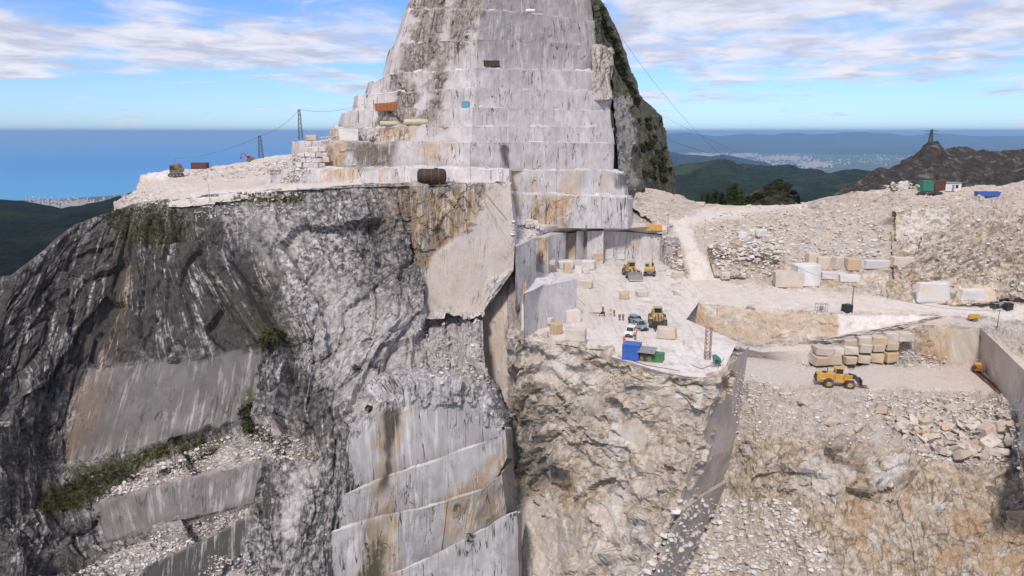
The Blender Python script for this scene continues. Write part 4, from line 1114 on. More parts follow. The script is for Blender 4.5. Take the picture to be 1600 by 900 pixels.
K = {
    'yellow': paint('loader_yellow', (.56, .29, .03), .55, .6),
    'yellow2': paint('faded_yellow', (.42, .27, .07), .6, .65),
    'dark': paint('dark_steel', (.035, .032, .03), .6, .4, (.22, .18, .15)),
    'grey': paint('grey_steel', (.24, .23, .22), .5, .4),
    'rubber': paint('tyre_rubber', (.035, .034, .036), .85, .55, (.30, .27, .25)),
    'glass': paint('cab_glass', (.015, .02, .025), .12, .15, spec=.6),
    'rust': paint('rusty_iron', (.20, .075, .03), .85, .6, (.33, .15, .06)),
    'darkrust': paint('dark_rusty_iron', (.035, .022, .018), .7, .45, (.13, .055, .035), scale=.5),
    'orange': paint('orange_rust_paint', (.36, .13, .05), .8, .55, (.16, .07, .04)),
    'blue': paint('blue_container_paint', (.03, .11, .42), .45, .12),
    'ltblue': paint('light_blue_paint', (.10, .28, .42), .5, .2),
    'green': paint('green_paint', (.035, .16, .06), .5, .2),
    'dkgreen': paint('dark_green_paint', (.02, .18, .12), .5, .15),
    'olive': paint('olive_wood', (.13, .12, .04), .7, .3),
    'roofgrey': paint('grey_sheet_roof', (.22, .23, .26), .5, .3),
    'cream': paint('cream_tank_paint', (.50, .45, .32), .6, .4, (.30, .22, .12)),
    'white': paint('white_paint', (.72, .71, .70), .4, .2),
    'silver': paint('grey_car_paint', (.22, .27, .31), .35, .2),
    'red': paint('red_machine_paint', (.32, .04, .03), .5, .35),
    'brown': paint('brown_container_paint', (.11, .04, .03), .7, .3, (.2, .1, .06)),
    'black': paint('black_tarpaulin', (.012, .011, .011), .6, .15),
    'hivis': paint('orange_workwear', (.75, .14, .03), .8, .05),
    'redwear': paint('red_workwear', (.45, .05, .04), .8, .05),
    'navy': paint('dark_workwear', (.02, .022, .03), .85, .1),
    'skin': paint('skin', (.45, .26, .19), .6, .05),
    'helmet': paint('white_helmet', (.75, .74, .70), .35, .05),
    'wood': paint('weathered_pole_wood', (.11, .085, .065), .85, .3, (.25, .21, .18)),
    'cable': paint('steel_cable', (.05, .05, .055), .6, .1),
    'olivebrown': paint('brown_machine_paint', (.16, .11, .07), .8, .5, (.3, .24, .18)),
    'marble': None,
}


def marble_mat(name, c, stain, st):
    m, t = new_mat(name)
    co_ = t.n('ShaderNodeTexCoord').outputs['Object']
    inf = t.n('ShaderNodeObjectInfo')
    of = t.n('ShaderNodeVectorMath', operation='ADD')
    t.set(of, 0, co_)
    t.set(of, 1, inf.outputs['Location'])
    n1 = t.noise(of, .9, 7, .65, .5)
    n2 = t.noise(of, 4.0, 5, .7)
    c_ = t.mix(t.sstep(n1, .32, .66), tuple(v * .72 for v in c), c)
    k_ = t.sstep(t.m('ADD', t.m('MULTIPLY', inf.outputs['Random'], .35), n1), .62, .86)
    c_ = t.mix(t.m('MULTIPLY', k_, st), c_, stain)
    bp = t.n('ShaderNodeBump', {'Strength': .5, 'Distance': .15, 'Height': n2})
    bs = t.n('ShaderNodeBsdfPrincipled', {'Base Color': c_, 'Roughness': .8, 'Normal': bp})
    bs.inputs['Specular IOR Level'].default_value = .25
    t.n('ShaderNodeOutputMaterial', {0: bs})
    return m


K['marble'] = marble_mat('white_marble_block', (.70, .68, .68), (.52, .38, .24), .6)
K['marbleb'] = marble_mat('beige_marble_block', (.62, .55, .48), (.46, .31, .17), .8)
K['rubble'] = marble_mat('rubble_stone', (.60, .54, .49), (.40, .29, .19), .7)


def copy_tree(o, parent=None):
    c_ = o.copy()
    COL.objects.link(c_)
    if parent is not None:
        c_.parent = parent
    for ch in o.children:
        copy_tree(ch, c_)
    return c_


def rotz(a_):
    return Matrix.Rotation(a_, 4, 'Z')


def place(o, px, py, rz=0.0, dz=0.0, ground=True):
    p = hit(px, py)
    o.location = (p.x, p.y, p.z + dz)
    o.rotation_euler = (0, 0, rz)
    return p


# ------------------------------------------------------------------ vehicles
def wheel(parent, x, y, r, wd, tyre_m, rim_m, n=22):
    s_ = 1 if y > 0 else -1
    b = MB()
    h = wd / 2
    b.lathe([(r * .55, -h * .92), (r * .8, -h), (r * .96, -h * .85), (r, -h * .5), (r, h * .5), (r * .96, h * .85), (r * .8, h), (r * .55, h * .92), (r * .55, -h * .92)], (0, 0, 0), 'Y', n)
    for i in range(n):
        an = 2 * math.pi * i / n
        mx = Matrix.Rotation(-an, 4, 'Y')
        b.box(r * .97, r * 1.035, -h * .8, h * .8, -r * .045, r * .045, 0, mx)
    w_ = empty('wheel', (x, y, r))
    w_.parent = parent
    b.build('tyre', tyre_m, w_, False)
    c = MB()
    c.lathe([(0.02, h * .55 * s_), (r * .22, h * .6 * s_), (r * .25, h * .3 * s_), (r * .5, h * .35 * s_), (r * .56, h * .8 * s_), (r * .56, -h * .5 * s_), (.02, -h * .5 * s_)], (0, 0, 0), 'Y', 16)
    c.build('rim', rim_m, w_, True)
    return w_


def wheel_loader(px, py, heading, body, label, tool='bucket', scale=1.0, tool_m=None, group=None):
    t = empty('wheel_loader')
    prop(t, label, 'loader', group or 'wheel loaders')
    tool_m = tool_m or K['grey']
    b = MB().prism([(-4.5, 1.35), (-4.55, 2.35), (-4.25, 2.75), (-1.1, 3.0), (-.7, 3.0), (-.7, 1.2), (-3.2, 1.05)], -1.15, 1.15)
    b.box(-3.9, -1.3, -1.35, 1.35, 1.5, 1.95, .08)
    b.build('engine_hood', body, t)
    b = MB().box(-4.75, -4.5, -1.25, 1.25, 1.1, 1.9, .06)
    b.build('counterweight', K['dark'], t)
    b = MB()
    for i in range(7):
        b.box(-4.62, -4.53, -.9, .9, 2.0 + i * .09 - .02, 2.03 + i * .09)
    b.build('grille', K['dark'], t)
    b = MB().box(-1.2, .9, -1.3, 1.3, 1.15, 1.7, .06)
    b.box(-1.0, .75, -1.0, 1.0, 1.7, 2.75, .05)
    b.build('frame', body, t)
    b = MB()
    for x in (-.85, .68):
        for y in (-.86, .86):
            b.tube((x, y, 2.7), (x * .92, y * .94, 4.0), .07, 6)
    b.box(-.9, .72, -.9, .9, 2.68, 2.95, .04)
    cab = b.build('cab', body, t)
    MB().box(-1.05, .92, -1.0, 1.0, 4.0, 4.16, .06).build('roof', body, cab)
    for nm, bx in (('window', (-.78, .62, .80, .84, 2.95, 3.98)), ('window', (-.78, .62, -.84, -.80, 2.95, 3.98)), ('window', (.64, .68, -.76, .76, 2.95, 3.98)), ('window', (-.84, -.80, -.76, .76, 2.95, 3.98))):
        MB().box(*bx).build(nm, K['glass'], cab)
    MB().tube((-2.2, .5, 2.85), (-2.2, .5, 3.75), .09, 8).build('exhaust_pipe', K['dark'], t, True)
    MB().box(-3.3, -2.5, -.45, .45, 2.85, 3.12, .05).build('air_intake', K['dark'], t)
    b = MB().prism([(.9, 1.0), (.9, 2.1), (1.6, 2.75), (2.5, 2.6), (2.7, 1.5), (2.5, .9)], -.75, .75)
    b.build('front_frame', body, t)
    for y in (-1, 1):
        MB().box(1.0, 2.9, y * 1.62 - .32, y * 1.62 + .32, 2.02, 2.12, .03).build('fender', body, t)
        MB().prism([(1.9, 2.35), (2.1, 2.75), (3.3, 2.35), (4.4, 1.0), (4.25, .65), (3.95, .75), (3.0, 1.95)], y * .62 - .1, y * .62 + .1).build('lift_arm', tool_m if tool == 'forks' else body, t)
        MB().tube((1.5, y * .4, 1.3), (3.2, y * .5, 1.6), .1, 8).build('lift_cylinder', K['dark'], t, True)
        MB().box(2.3, 2.42, y * .9 - .14, y * .9 + .14, 2.6, 2.85).build('headlight', K['white'], t)
        MB().path([(-.9, y * 1.28, 1.2), (-.9, y * 1.28, 2.7)], .03).path([(-1.2, y * 1.28, 1.2), (-1.2, y * 1.28, 2.7)], .03).build('ladder', K['dark'], t)
    MB().prism([(1.8, 2.75), (2.0, 3.0), (3.3, 2.7), (4.3, 1.7), (4.2, 1.4), (3.2, 2.35)], -.14, .14).build('tilt_linkage', tool_m if tool == 'forks' else K['dark'], t)
    if tool == 'bucket':
        out = [(4.2, .35), (4.1, 1.2), (4.35, 1.95), (4.6, 2.1), (4.45, 1.3), (4.6, .55), (6.0, .22), (6.05, .10), (4.5, .12)]
        b = MB().prism(out, -1.85, 1.85)
        for y in (-1.85, 1.79):
            b.prism([(4.25, .2), (4.2, 1.9), (4.6, 2.05), (5.9, .3), (5.9, .15)], y, y + .06)
        bk = b.build('bucket', tool_m, t)
        MB().box(5.95, 6.2, -1.9, 1.9, .06, .13).build('cutting_edge', K['white'], bk)
    else:
        b = MB().box(4.2, 4.42, -1.2, 1.2, .45, 2.0, .04)
        for y in (-.7, .7):
            b.prism([(4.4, .25), (4.4, 1.9), (4.55, 1.9), (4.6, .45), (6.0, .22), (6.0, .15)], y - .14, y + .14)
        b.build('fork_carriage', tool_m, t)
    for x in (-2.15, 2.0):
        for y in (-1.55, 1.55):
            wheel(t, x, y, 1.02, .82, K['rubber'], K['yellow2'])
    t.scale = (scale,) * 3
    place(t, px, py, heading)
    return t


def excavator(px, py, heading, body, label, cat='excavator', scale=1.0, mast=False, arm=True):
    t = empty('excavator')
    prop(t, label, cat)
    for y in (-1.15, 1.15):
        prof = [(-1.9, .45), (-1.6, .85), (1.6, .85), (1.9, .45), (1.6, .05), (-1.6, .05)]
        tr = MB().prism(prof, y - .28, y + .28).build('track', K['dark'], t)
        b = MB()
        for x in (-1.2, -.4, .4, 1.2):
            b.tube((x, y - .31, .42), (x, y + .31, .42), .22, 10)
        b.build('roller', K['grey'], tr)
    MB().box(-1.7, 1.3, -1.25, 1.25, 1.05, 1.3, .05).build('turntable', K['dark'], t)
    MB().prism([(-2.0, 1.3), (-2.1, 2.0), (-1.7, 2.35), (.3, 2.3), (1.2, 1.9), (1.2, 1.3)], -1.2, .15).build('engine_hood', body, t)
    MB().prism([(-2.05, 1.3), (-2.1, 2.0), (-1.8, 2.3), (-.35, 2.3), (-.35, 1.3)], .15, 1.2).build('counterweight', body, t)
    cb = MB().box(-.3, 1.35, .25, 1.2, 1.3, 1.75, .04).box(-.3, 1.3, .25, 1.2, 2.85, 2.98, .04).tube((-.25, .3, 1.7), (-.25, .3, 2.9), .06, 6).tube((-.25, 1.15, 1.7), (-.25, 1.15, 2.9), .06, 6).tube((1.3, .3, 1.7), (1.15, .3, 2.9), .06, 6).tube((1.3, 1.15, 1.7), (1.15, 1.15, 2.9), .06, 6).build('cab', body, t)
    MB().prism([(-.22, 1.75), (-.22, 2.85), (1.12, 2.85), (1.25, 1.75)], .32, 1.13).build('window', K['glass'], cb)
    if not arm:
        MB().lathe([(1.3, 2.2), (1.2, 2.9), (.7, 3.4), (.05, 3.5)], (-.4, 0, 0), 'Z', 12).build('dome', body, t)
        t.scale = (scale,) * 3
        place(t, px, py, heading)
        return t
    MB().prism([(.9, 1.6), (1.0, 2.1), (2.6, 4.2), (3.9, 4.5), (4.0, 4.2), (2.9, 3.7), (1.3, 1.6)], -.35, -.05).build('boom', body, t)
    MB().prism([(3.6, 4.5), (4.1, 4.7), (4.7, 2.6), (4.5, 2.2), (4.2, 2.5)], -.32, -.08).build('stick', body, t)
    MB().prism([(4.35, 2.3), (4.75, 2.4), (5.1, 1.8), (4.9, 1.2), (4.2, 1.15), (4.6, 1.6)], -.6, .2).build('bucket', K['dark'], t)
    MB().tube((1.2, -.2, 1.7), (2.3, -.2, 3.4), .09, 8).build('boom_cylinder', K['grey'], t)
    t.scale = (scale,) * 3
    place(t, px, py, heading)
    return t


PI = math.pi
wheel_loader(1309, 603, R(-12), K['yellow'], 'yellow wheel loader in side view crossing the lower pit floor', 'forks', 1.0, K['dark'])
wheel_loader(1027, 508, R(-98), K['yellow2'], 'dusty yellow wheel loader facing the viewer, parked beside the off-road cars', 'forks', 1.0, K['dark'])
wheel_loader(986, 432, R(-86), K['yellow2'], 'yellow wheel loader with grey bucket lowered, by the bench back wall', 'bucket', 1.05)
excavator(1015, 430, R(75), K['yellow2'], 'small yellow tracked excavator right of the loader with lowered bucket', scale=1.15)
excavator(275, 276, R(200), K['olivebrown'], 'brown tracked machine standing alone near the seaward end of terrace', 'machine', scale=1.3, arm=False)
excavator(391, 252, R(190), K['red'], 'small red excavator half hidden among blocks on the terrace skyline', scale=.7)


def offroad_car(px, py, heading, paint_m, label):
    t = empty('offroad_car')
    prop(t, label, 'car', 'off-road cars parked on the bench')
    MB().prism([(-2.2, .45), (-2.25, 1.05), (-2.1, 1.12), (.75, 1.12), (2.05, 1.02), (2.2, .8), (2.2, .45)], -.88, .88).build('body', paint_m, t)
    cb = MB().prism([(-2.1, 1.72), (.25, 1.74), (.3, 1.84), (-2.05, 1.84)], -.78, .78)
    for x, xt in ((-2.12, -2.05), (-1.0, -1.0), (.75, .25)):
        for y in (-.8, .8):
            cb.tube((x, y, 1.08), (xt, y * .94, 1.78), .05, 6)
    cb = cb.build('cabin', paint_m, t)
    for y in (-.8, .76):
        MB().prism([(-2.0, 1.14), (-1.95, 1.7), (.2, 1.7), (.62, 1.14)], y, y + .04).build('window', K['glass'], cb)
    MB().prism([(.72, 1.12), (.26, 1.72), (.3, 1.72), (.77, 1.12)], -.72, .72).build('windscreen', K['glass'], cb)
    MB().box(-2.1, -2.06, -.7, .7, 1.16, 1.68).build('rear_window', K['glass'], cb)
    MB().box(2.18, 2.32, -.85, .85, .42, .66, .03).build('bumper', K['dark'], t)
    MB().box(2.18, 2.22, -.45, .45, .7, .92).build('grille', K['dark'], t)
    for y in (-.65, .65):
        MB().lathe([(.01, .04), (.12, .03), (.14, 0), (.01, 0)], (2.2, y, .82), 'X', 10).build('headlight', K['white'], t)
    for x in (-1.35, 1.4):
        for y in (-.78, .78):
            wheel(t, x, y, .38, .25, K['rubber'], K['grey'], 14)
    place(t, px, py, heading)


offroad_car(995, 506, R(-62), K['silver'], 'grey off-road car farthest from the blue cabin, beside the loader')
offroad_car(1000, 514, R(-70), K['silver'], 'grey off-road car in the middle, nose toward the blue cabin')
offroad_car(985, 524, R(-112), K['white'], 'white off-road car parked just behind the blue cabin')


# ------------------------------------------------------------------ people
def person(px, py, heading, top, legs, label, arm=.2, stride=.12, hat=True):
    g = empty('person')
    prop(g, label, 'person', 'quarry workers on the bench')
    V = [(0, 0, .95), (0, 0, 1.15), (0, 0, 1.38), (0, 0, 1.50), (.01, 0, 1.58), (.015, 0, 1.68), (.0, 0, 1.76),
         (0, .10, .92), (stride, .11, .5), (stride * .4, .12, .08), (stride * .4 + .16, .13, .04),
         (0, -.10, .92), (-stride * .4, -.11, .5), (-stride, -.12, .08), (-stride + .16, -.13, .04),
         (0, .18, 1.42), (-.02, .25, 1.14), (arm, .24, .92), (arm + .05, .23, .83),
         (0, -.18, 1.42), (.0, -.25, 1.14), (arm * .5, -.24, .90), (arm * .5 + .04, -.23, .81)]
    E = [(0, 1), (1, 2), (2, 3), (3, 4), (4, 5), (5, 6), (0, 7), (7, 8), (8, 9), (9, 10), (0, 11), (11, 12), (12, 13), (13, 14), (2, 15), (15, 16), (16, 17), (17, 18), (2, 19), (19, 20), (20, 21), (21, 22)]
    rad = [.14, .13, .16, .07, .06, .10, .07, .10, .065, .045, .035, .10, .065, .045, .035, .07, .05, .038, .03, .07, .05, .038, .03]

    def skin(name, vi, mat, grow=0.0, cut=None):
        ids = {v: i for i, v in enumerate(vi)}
        me = bpy.data.meshes.new(name)
        me.from_pydata([V[i] for i in vi], [(ids[a_], ids[b_]) for a_, b_ in E if a_ in ids and b_ in ids], [])
        o = link(name, me, mat, g)
        md = o.modifiers.new('skin', 'SKIN')
        for i, v in enumerate(vi):
            r_ = rad[v] + grow
            me.skin_vertices[0].data[i].radius = (r_, r_)
        me.skin_vertices[0].data[0].use_root = True
        sb = o.modifiers.new('sub', 'SUBSURF')
        sb.levels = sb.render_levels = 1
        return o
    skin('body', list(range(23)), K['skin'])
    skin('trousers', [0, 7, 8, 9, 11, 12, 13], legs, .018)
    skin('jacket', [1, 2, 15, 16, 17, 19, 20, 21], top, .02)
    for s_ in (0, 1):
        bx = V[10 if s_ == 0 else 14]
        MB().box(bx[0] - .2, bx[0] + .06, bx[1] - .05, bx[1] + .05, 0, .11, .03).build('boot', K['dark'], g)
    if hat:
        MB().lathe([(.16, 1.70), (.125, 1.715), (.12, 1.77), (.09, 1.83), (.01, 1.85)], (.012, 0, 0), 'Z', 12).build('helmet', K['helmet'], g, True)
    place(g, px, py, heading)
    return g


person(942, 489, R(250), K['redwear'], K['navy'], 'worker in red jacket standing right behind the black drill')
person(954, 492, R(200), K['hivis'], K['white'], 'worker in orange top and pale trousers, left of the walking pair')
person(959.5, 494, R(230), K['redwear'], K['navy'], 'worker in red and dark clothes, second right of the black drill', stride=.2)
person(968, 501, R(90), K['navy'], K['navy'], 'worker in all dark clothes, left one of the standing pair')
person(973.5, 501, R(100), K['redwear'], K['navy'], 'worker in red jacket, right one of the standing pair')
person(982.5, 505, R(40), K['navy'], K['navy'], 'worker in dark clothes standing left of the grey cars')
person(993.5, 518, R(300), K['hivis'], K['redwear'], 'worker in full orange workwear between the white and grey cars', arm=.3)
person(975, 537, R(280), K['hivis'], K['redwear'], 'worker in orange standing at the left of the blue cabin')
person(992.5, 531, R(90), K['hivis'], K['navy'], 'worker in orange and dark clothes behind the blue cabin')

# ------------------------------------------------------------------ cabins, boxes, tanks
def container(px, py, L, W_, H, rz, mat, label, cat='container', ribs=True, door=True, group=None, dz=0.0, lid=None):
    t = empty('container' if cat == 'container' else 'site_cabin')
    prop(t, label, cat, group)
    MB().box(-L / 2, L / 2, -W_ / 2, W_ / 2, .08, H - .03).build('shell', mat, t)
    b = MB()
    for x in (-L / 2, L / 2):
        for y in (-W_ / 2, W_ / 2):
            b.box(x - .07, x + .07, y - .07, y + .07, 0, H)
    for z in (.0, H - .14):
        for y in (-W_ / 2, W_ / 2):
            b.box(-L / 2 + .07, L / 2 - .07, y - .055, y + .055, z, z + .14)
        for x in (-L / 2, L / 2):
            b.box(x - .055, x + .055, -W_ / 2 + .07, W_ / 2 - .07, z, z + .14)
    b.build('corner_frame', mat, t)
    if ribs:
        n = max(3, int(L / .45))
        for y in (-W_ / 2, W_ / 2):
            b = MB()
            for i in range(n):
                x = -L / 2 + (i + .5) * L / n
                b.box(x - .07, x + .07, y - .035, y + .035, .14, H - .14)
            b.build('ribbed_panel', mat, t)
    if door:
        d = MB().box(L / 2 + .0, L / 2 + .045, -W_ / 2 + .12, W_ / 2 - .12, .18, H - .18).build('door', mat, t)
        MB().tube((L / 2 + .07, 0, .25), (L / 2 + .07, 0, H - .25), .025, 6).build('lock_bar', K['grey'], d)
    if lid:
        MB().box(-L / 2 - .1, L / 2 + .1, -W_ / 2 - .1, W_ / 2 + .1, H, H + .1, .02).build('roof', lid, t)
    place(t, px, py, rz, dz)
    return t


container(987, 560, 3.0, 2.6, 2.9, R(-22), K['blue'], 'bright blue metal site cabin at the bench edge', 'cabin', lid=K['blue'])
container(1026, 564, 2.4, 1.8, 1.5, R(-22), K['green'], 'low green metal box beside the olive shed at bench edge', 'box', ribs=True, door=False, lid=K['green'])
t = empty('shed')
prop(t, 'olive shed with grey sheet roof between blue cabin and green box', 'shed')
MB().box(-1.1, 1.1, -1.0, 1.0, 0, 1.25, .03).build('wall', K['olive'], t)
b = MB()
for x in (-1.1, 1.1):
    for y in (-1.0, 1.0):
        b.box(x - .06, x + .06, y - .06, y + .06, 1.25, 2.2)
b.build('post', K['dark'], t)
rf = MB()
for i in range(9):
    x = -1.45 + i * .36
    rf.prism([(x, 2.20 + .0), (x + .18, 2.27), (x + .36, 2.20), (x + .36, 2.17), (x, 2.17)], -1.6, 1.5, Matrix.Rotation(R(8), 4, 'X'))
rf.build('roof', K['roofgrey'], t)
MB().box(-.4, .4, -1.04, -1.0, .15, 1.15).build('door', K['dark'], t)
place(t, 1010, 563, R(-22))

# tank on the terrace
def tank(px, py, L, r, rz, mat, label, saddle=True, dz=0.0, bands=0, parent_name='storage_tank', endm=None):
    t = empty(parent_name)
    prop(t, label, 'tank')
    h = L / 2
    zc_ = r + (.25 if saddle else .02)
    prof = [(.01, -h), (r * .55, -h + .05 * r), (r * .86, -h + .2 * r), (r, -h + .45 * r), (r, h - .45 * r), (r * .86, h - .2 * r), (r * .55, h - .05 * r), (.01, h)]
    MB().lathe(prof, (0, 0, zc_), 'X', 24).build('shell', mat, t, True)
    for i in range(bands):
        x = -h + .5 * r + (i + .5) * (L - r) / bands
        MB().lathe([(r + .02, x - .06), (r + .05, x - .05), (r + .05, x + .05), (r + .02, x + .06)], (0, 0, zc_), 'X', 24).build('band', endm or mat, t, True)
    if saddle:
        for x in (-h * .55, h * .55):
            MB().prism([(x - .2, 0), (x - .2, zc_ - r * .75), (x + .2, zc_ - r * .75), (x + .2, 0)], -r * .8, r * .8).build('saddle', K['dark'], t)
    MB().lathe([(.25 * r, 0), (.25 * r, .25), (.01, .27)], (h * .3, 0, zc_ + r * .97), 'Z', 12).build('manhole', mat, t)
    place(t, px, py, rz, dz)
    return t


tank(675, 289, 7.2, 1.85, R(4), K['darkrust'], 'large dark rusty cylindrical tank lying on the terrace rim', True, bands=3, endm=K['rust'])
tank(611, 197, 6.6, .72, R(3), K['cream'], 'long thin cream pipe tank, left one of the end-to-end pair', False, bands=3, parent_name='pipe_tank')
tank(651, 196, 7.6, .95, R(3), K['cream'], 'thicker cream pipe tank, right one of the end-to-end pair', False, bands=2, parent_name='pipe_tank')
tank(824, 19, 5.2, .45, R(-6), K['white'], 'thin white pipe tank lying on the topmost visible ledge', False, bands=2, parent_name='pipe_tank')
container(765, 104, 6.0, 2.2, 1.7, R(2), K['darkrust'], 'dark rusty long container on a high ledge of the peak', ribs=True)
container(728, 168, 2.0, 1.6, 1.8, R(-8), K['ltblue'], 'small light blue box on a ledge of the peak', 'box', door=False)
container(313, 264, 5.6, 2.2, 2.3, R(-4), K['brown'], 'red-brown container on the seaward terrace skyline')
# rusty skip on the peak ledge
t = empty('skip')
prop(t, 'orange rusty open skip on the left ledge of the peak', 'skip')
b = MB()
for y in (-1.1, 1.0):
    b.prism([(-3.0, .2), (-3.3, 2.2), (3.4, 2.7), (3.0, .2)], y, y + .1)
b.box(-3.0, 3.0, -1.1, 1.1, .1, .22)
b.prism([(-3.0, .2), (-3.3, 2.2), (-3.2, 2.2), (-2.9, .2)], -1.0, 1.0).prism([(3.0, .2), (3.4, 2.7), (3.3, 2.7), (2.9, .2)], -1.0, 1.0)
b.build('hull', K['orange'], t)
for i in range(6):
    x = -2.6 + i * 1.05
    MB().box(x - .06, x + .06, -1.17, -1.10, .25, 2.2).build('rib', K['rust'], t)
place(t, 603, 174, R(4))

# plateau buildings on the right
container(1446, 298, 3.6, 2.4, 3.1, R(8), K['dkgreen'], 'dark green container on the right-hand plateau', door=True)
container(1464, 297, 3.6, 2.4, 2.9, R(8), K['brown'], 'brown rusty container touching the green one on the plateau', door=False)
t = empty('hut')
prop(t, 'small white hut with flat roof right of the brown container', 'hut')
MB().box(-2.6, 2.6, -1.5, 1.5, 0, 2.5).build('wall', K['white'], t)
MB().box(-2.9, 2.9, -1.8, 1.8, 2.5, 2.68, .03).build('roof', K['roofgrey'], t)
MB().box(.9, 1.7, -1.56, -1.48, .9, 2.0).build('window', K['glass'], t)
MB().box(-.2, .55, -1.55, -1.48, .05, 2.0).build('door', K['grey'], t)
place(t, 1484, 298, R(-4))
for px_, wd, lb in ((1441, 3.0, 'shorter black tarpaulin roll lying left on the plateau edge'), (1461, 4.6, 'longer black tarpaulin roll lying right on the plateau edge')):
    b = MB()
    n = 9
    prof = []
    for i in range(n + 1):
        x = -wd / 2 + wd * i / n
        r_ = .62 + .10 * math.sin(i * 2.3) if 0 < i < n else .15
        prof.append((r_, x))
    b.lathe(prof, (0, 0, .5), 'X', 10)
    o = b.build('tarpaulin_roll', K['black'], None, True)
    prop(o, lb, 'tarpaulin')
    p_ = hit(px_, 305)
    o.location = p_
t = empty('skip')
prop(t, 'long blue skip with sloping ends at the right of the plateau', 'skip')
b = MB()
for y in (-1.0, .92):
    b.prism([(-2.9, 0), (-3.4, 1.5), (3.4, 1.5), (3.0, 0)], y, y + .08)
b.box(-2.9, 3.0, -1, 1, 0, .1).prism([(-2.9, 0), (-3.4, 1.5), (-3.3, 1.5), (-2.8, 0)], -.92, .92).prism([(3.0, 0), (3.4, 1.5), (3.3, 1.5), (2.9, 0)], -.92, .92)
b.build('hull', K['blue'], t)
for i in range(5):
    MB().box(-2.4 + i * 1.2, -2.28 + i * 1.2, -1.07, -1.0, .1, 1.4).build('rib', K['blue'], t)
place(t, 1542, 307, R(-5))
# ruined dry stone hut
t = empty('ruin')
prop(t, 'ruined pale stone hut with olive shed beside it, left of green container', 'ruin')
MB().prism([(-1.7, 0), (-1.6, 2.6), (-.6, 3.1), (.4, 2.9), (1.3, 3.2), (1.8, 2.3), (1.7, 0)], -.3, .3).build('wall', K['marble'], t)
MB().prism([(-1.7, 0), (-1.6, 1.6), (1.2, 2.2), (1.7, 0)], 2.4, 2.9).build('wall', K['marble'], t)
MB().box(-3.4, -1.8, -.2, 1.2, 0, 1.8, .05).build('lean_to', K['olive'], t)
place(t, 1410, 298, R(6))

# compressors
def compressor(px, py, L, rz, mat, label, H=2.0):
    t = empty('compressor')
    prop(t, label, 'compressor')
    W_ = L * .36
    prof = [(-L / 2, .55), (-L / 2, H - .3), (-L / 2 + .3, H), (L / 2 - .25, H), (L / 2, H - .35), (L / 2, .55)]
    bd = MB().prism(prof, -W_ / 2, W_ / 2).build('housing', mat, t)
    for i in range(4):
        x = -L / 2 + L * (i + .6) / 4.6
        MB().box(x, x + L * .14, -W_ / 2 - .03, -W_ / 2, .85, H - .4).build('side_panel', mat, bd)
    MB().box(L / 2, L / 2 + .05, -W_ / 2 + .15, W_ / 2 - .15, .7, H - .5).build('grille', K['dark'], t)
    MB().path([(L / 2, 0, .5), (L / 2 + .9, 0, .45)], .06).build('tow_bar', K['dark'], t)
    for x in (-L * .12, L * .12):
        for y in (-W_ / 2, W_ / 2):
            wheel(t, x, y, .36, .22, K['rubber'], K['grey'], 12)
    place(t, px, py, rz, .12)


compressor(1021, 363.5, 4.9, R(-8), K['yellow'], 'long yellow compressor trailer on the haul road edge above the bench', 2.4)
compressor(1521, 502, 2.5, R(4), K['yellow'], 'small yellow compressor on the right-hand road near the pole', 1.6)

# generator, boxes, frames
container(1323, 488, 1.7, 1.6, 1.9, R(20), K['navy'], 'dark navy generator box at the foot of the wooden pole', 'generator', ribs=True, door=True)
container(1575, 484, 1.4, 1.3, 1.7, R(5), K['navy'], 'dark blue box at far right beside the grey sheet roof', 'box', ribs=False, door=False)
t = empty('shelter')
prop(t, 'flat grey sheet roof on posts left of the far right blue box', 'shelter')
MB().box(-1.8, 1.8, -1, 1, 1.5, 1.6).build('roof', K['roofgrey'], t)
for x in (-1.6, 1.6):
    for y in (-.8, .8):
        MB().box(x - .06, x + .06, y - .06, y + .06, 0, 1.5).build('post', K['wood'], t)
place(t, 1561, 483, R(3))
t = empty('steel_cage')
prop(t, 'open grey steel cage frame on the road edge left of generator', 'frame')
b = MB()
for x in (-1.2, 0, 1.2):
    for y in (-.6, .6):
        b.tube((x, y, 0), (x, y, 1.9), .06, 5)
for y in (-.6, .6):
    b.tube((-1.2, y, 1.9), (1.2, y, 1.9), .06, 5).tube((-1.2, y, .9), (1.2, y, .9), .05, 5)
for x in (-1.2, 1.2):
    b.tube((x, -.6, 1.9), (x, .6, 1.9), .06, 5)
b.build('frame', K['grey'], t)
MB().box(-.35, .35, -.35, .35, .5, 1.3, .05).build('motor', K['grey'], t)
place(t, 1283, 487, R(0))


# ------------------------------------------------------------------ masts, poles, cables
def lattice(base, H, wb, wt, mat, name, label, cat, n=7, arms=0, r=.06):
    t = empty(name)
    prop(t, label, cat)
    t.location = base
    b = MB()
    cs = [(-1, -1), (1, -1), (1, 1), (-1, 1)]

    def w_(z):
        return (wb + (wt - wb) * z / H) / 2
    for sx, sy in cs:
        MB().tube((sx * wb / 2, sy * wb / 2, 0), (sx * wt / 2, sy * wt / 2, H), r, 5).build('leg', mat, t)
    for i in range(n):
        z0_, z1_ = H * i / n, H * (i + 1) / n
        for k in range(4):
            a_, c_ = cs[k], cs[(k + 1) % 4]
            p = (a_[0] * w_(z0_), a_[1] * w_(z0_), z0_)
            q = (c_[0] * w_(z1_), c_[1] * w_(z1_), z1_)
            q2 = (c_[0] * w_(z0_), c_[1] * w_(z0_), z0_)
            b.tube(p, q, r * .6, 4).tube(p, q2, r * .6, 4)
    b.build('bracing', mat, t)
    for i in range(arms):
        z = H * (.92 - .18 * i)
        MB().tube((-wb * 1.6, 0, z), (wb * 1.6, 0, z), r * .9, 5).build('cross_arm', mat, t)
    return t


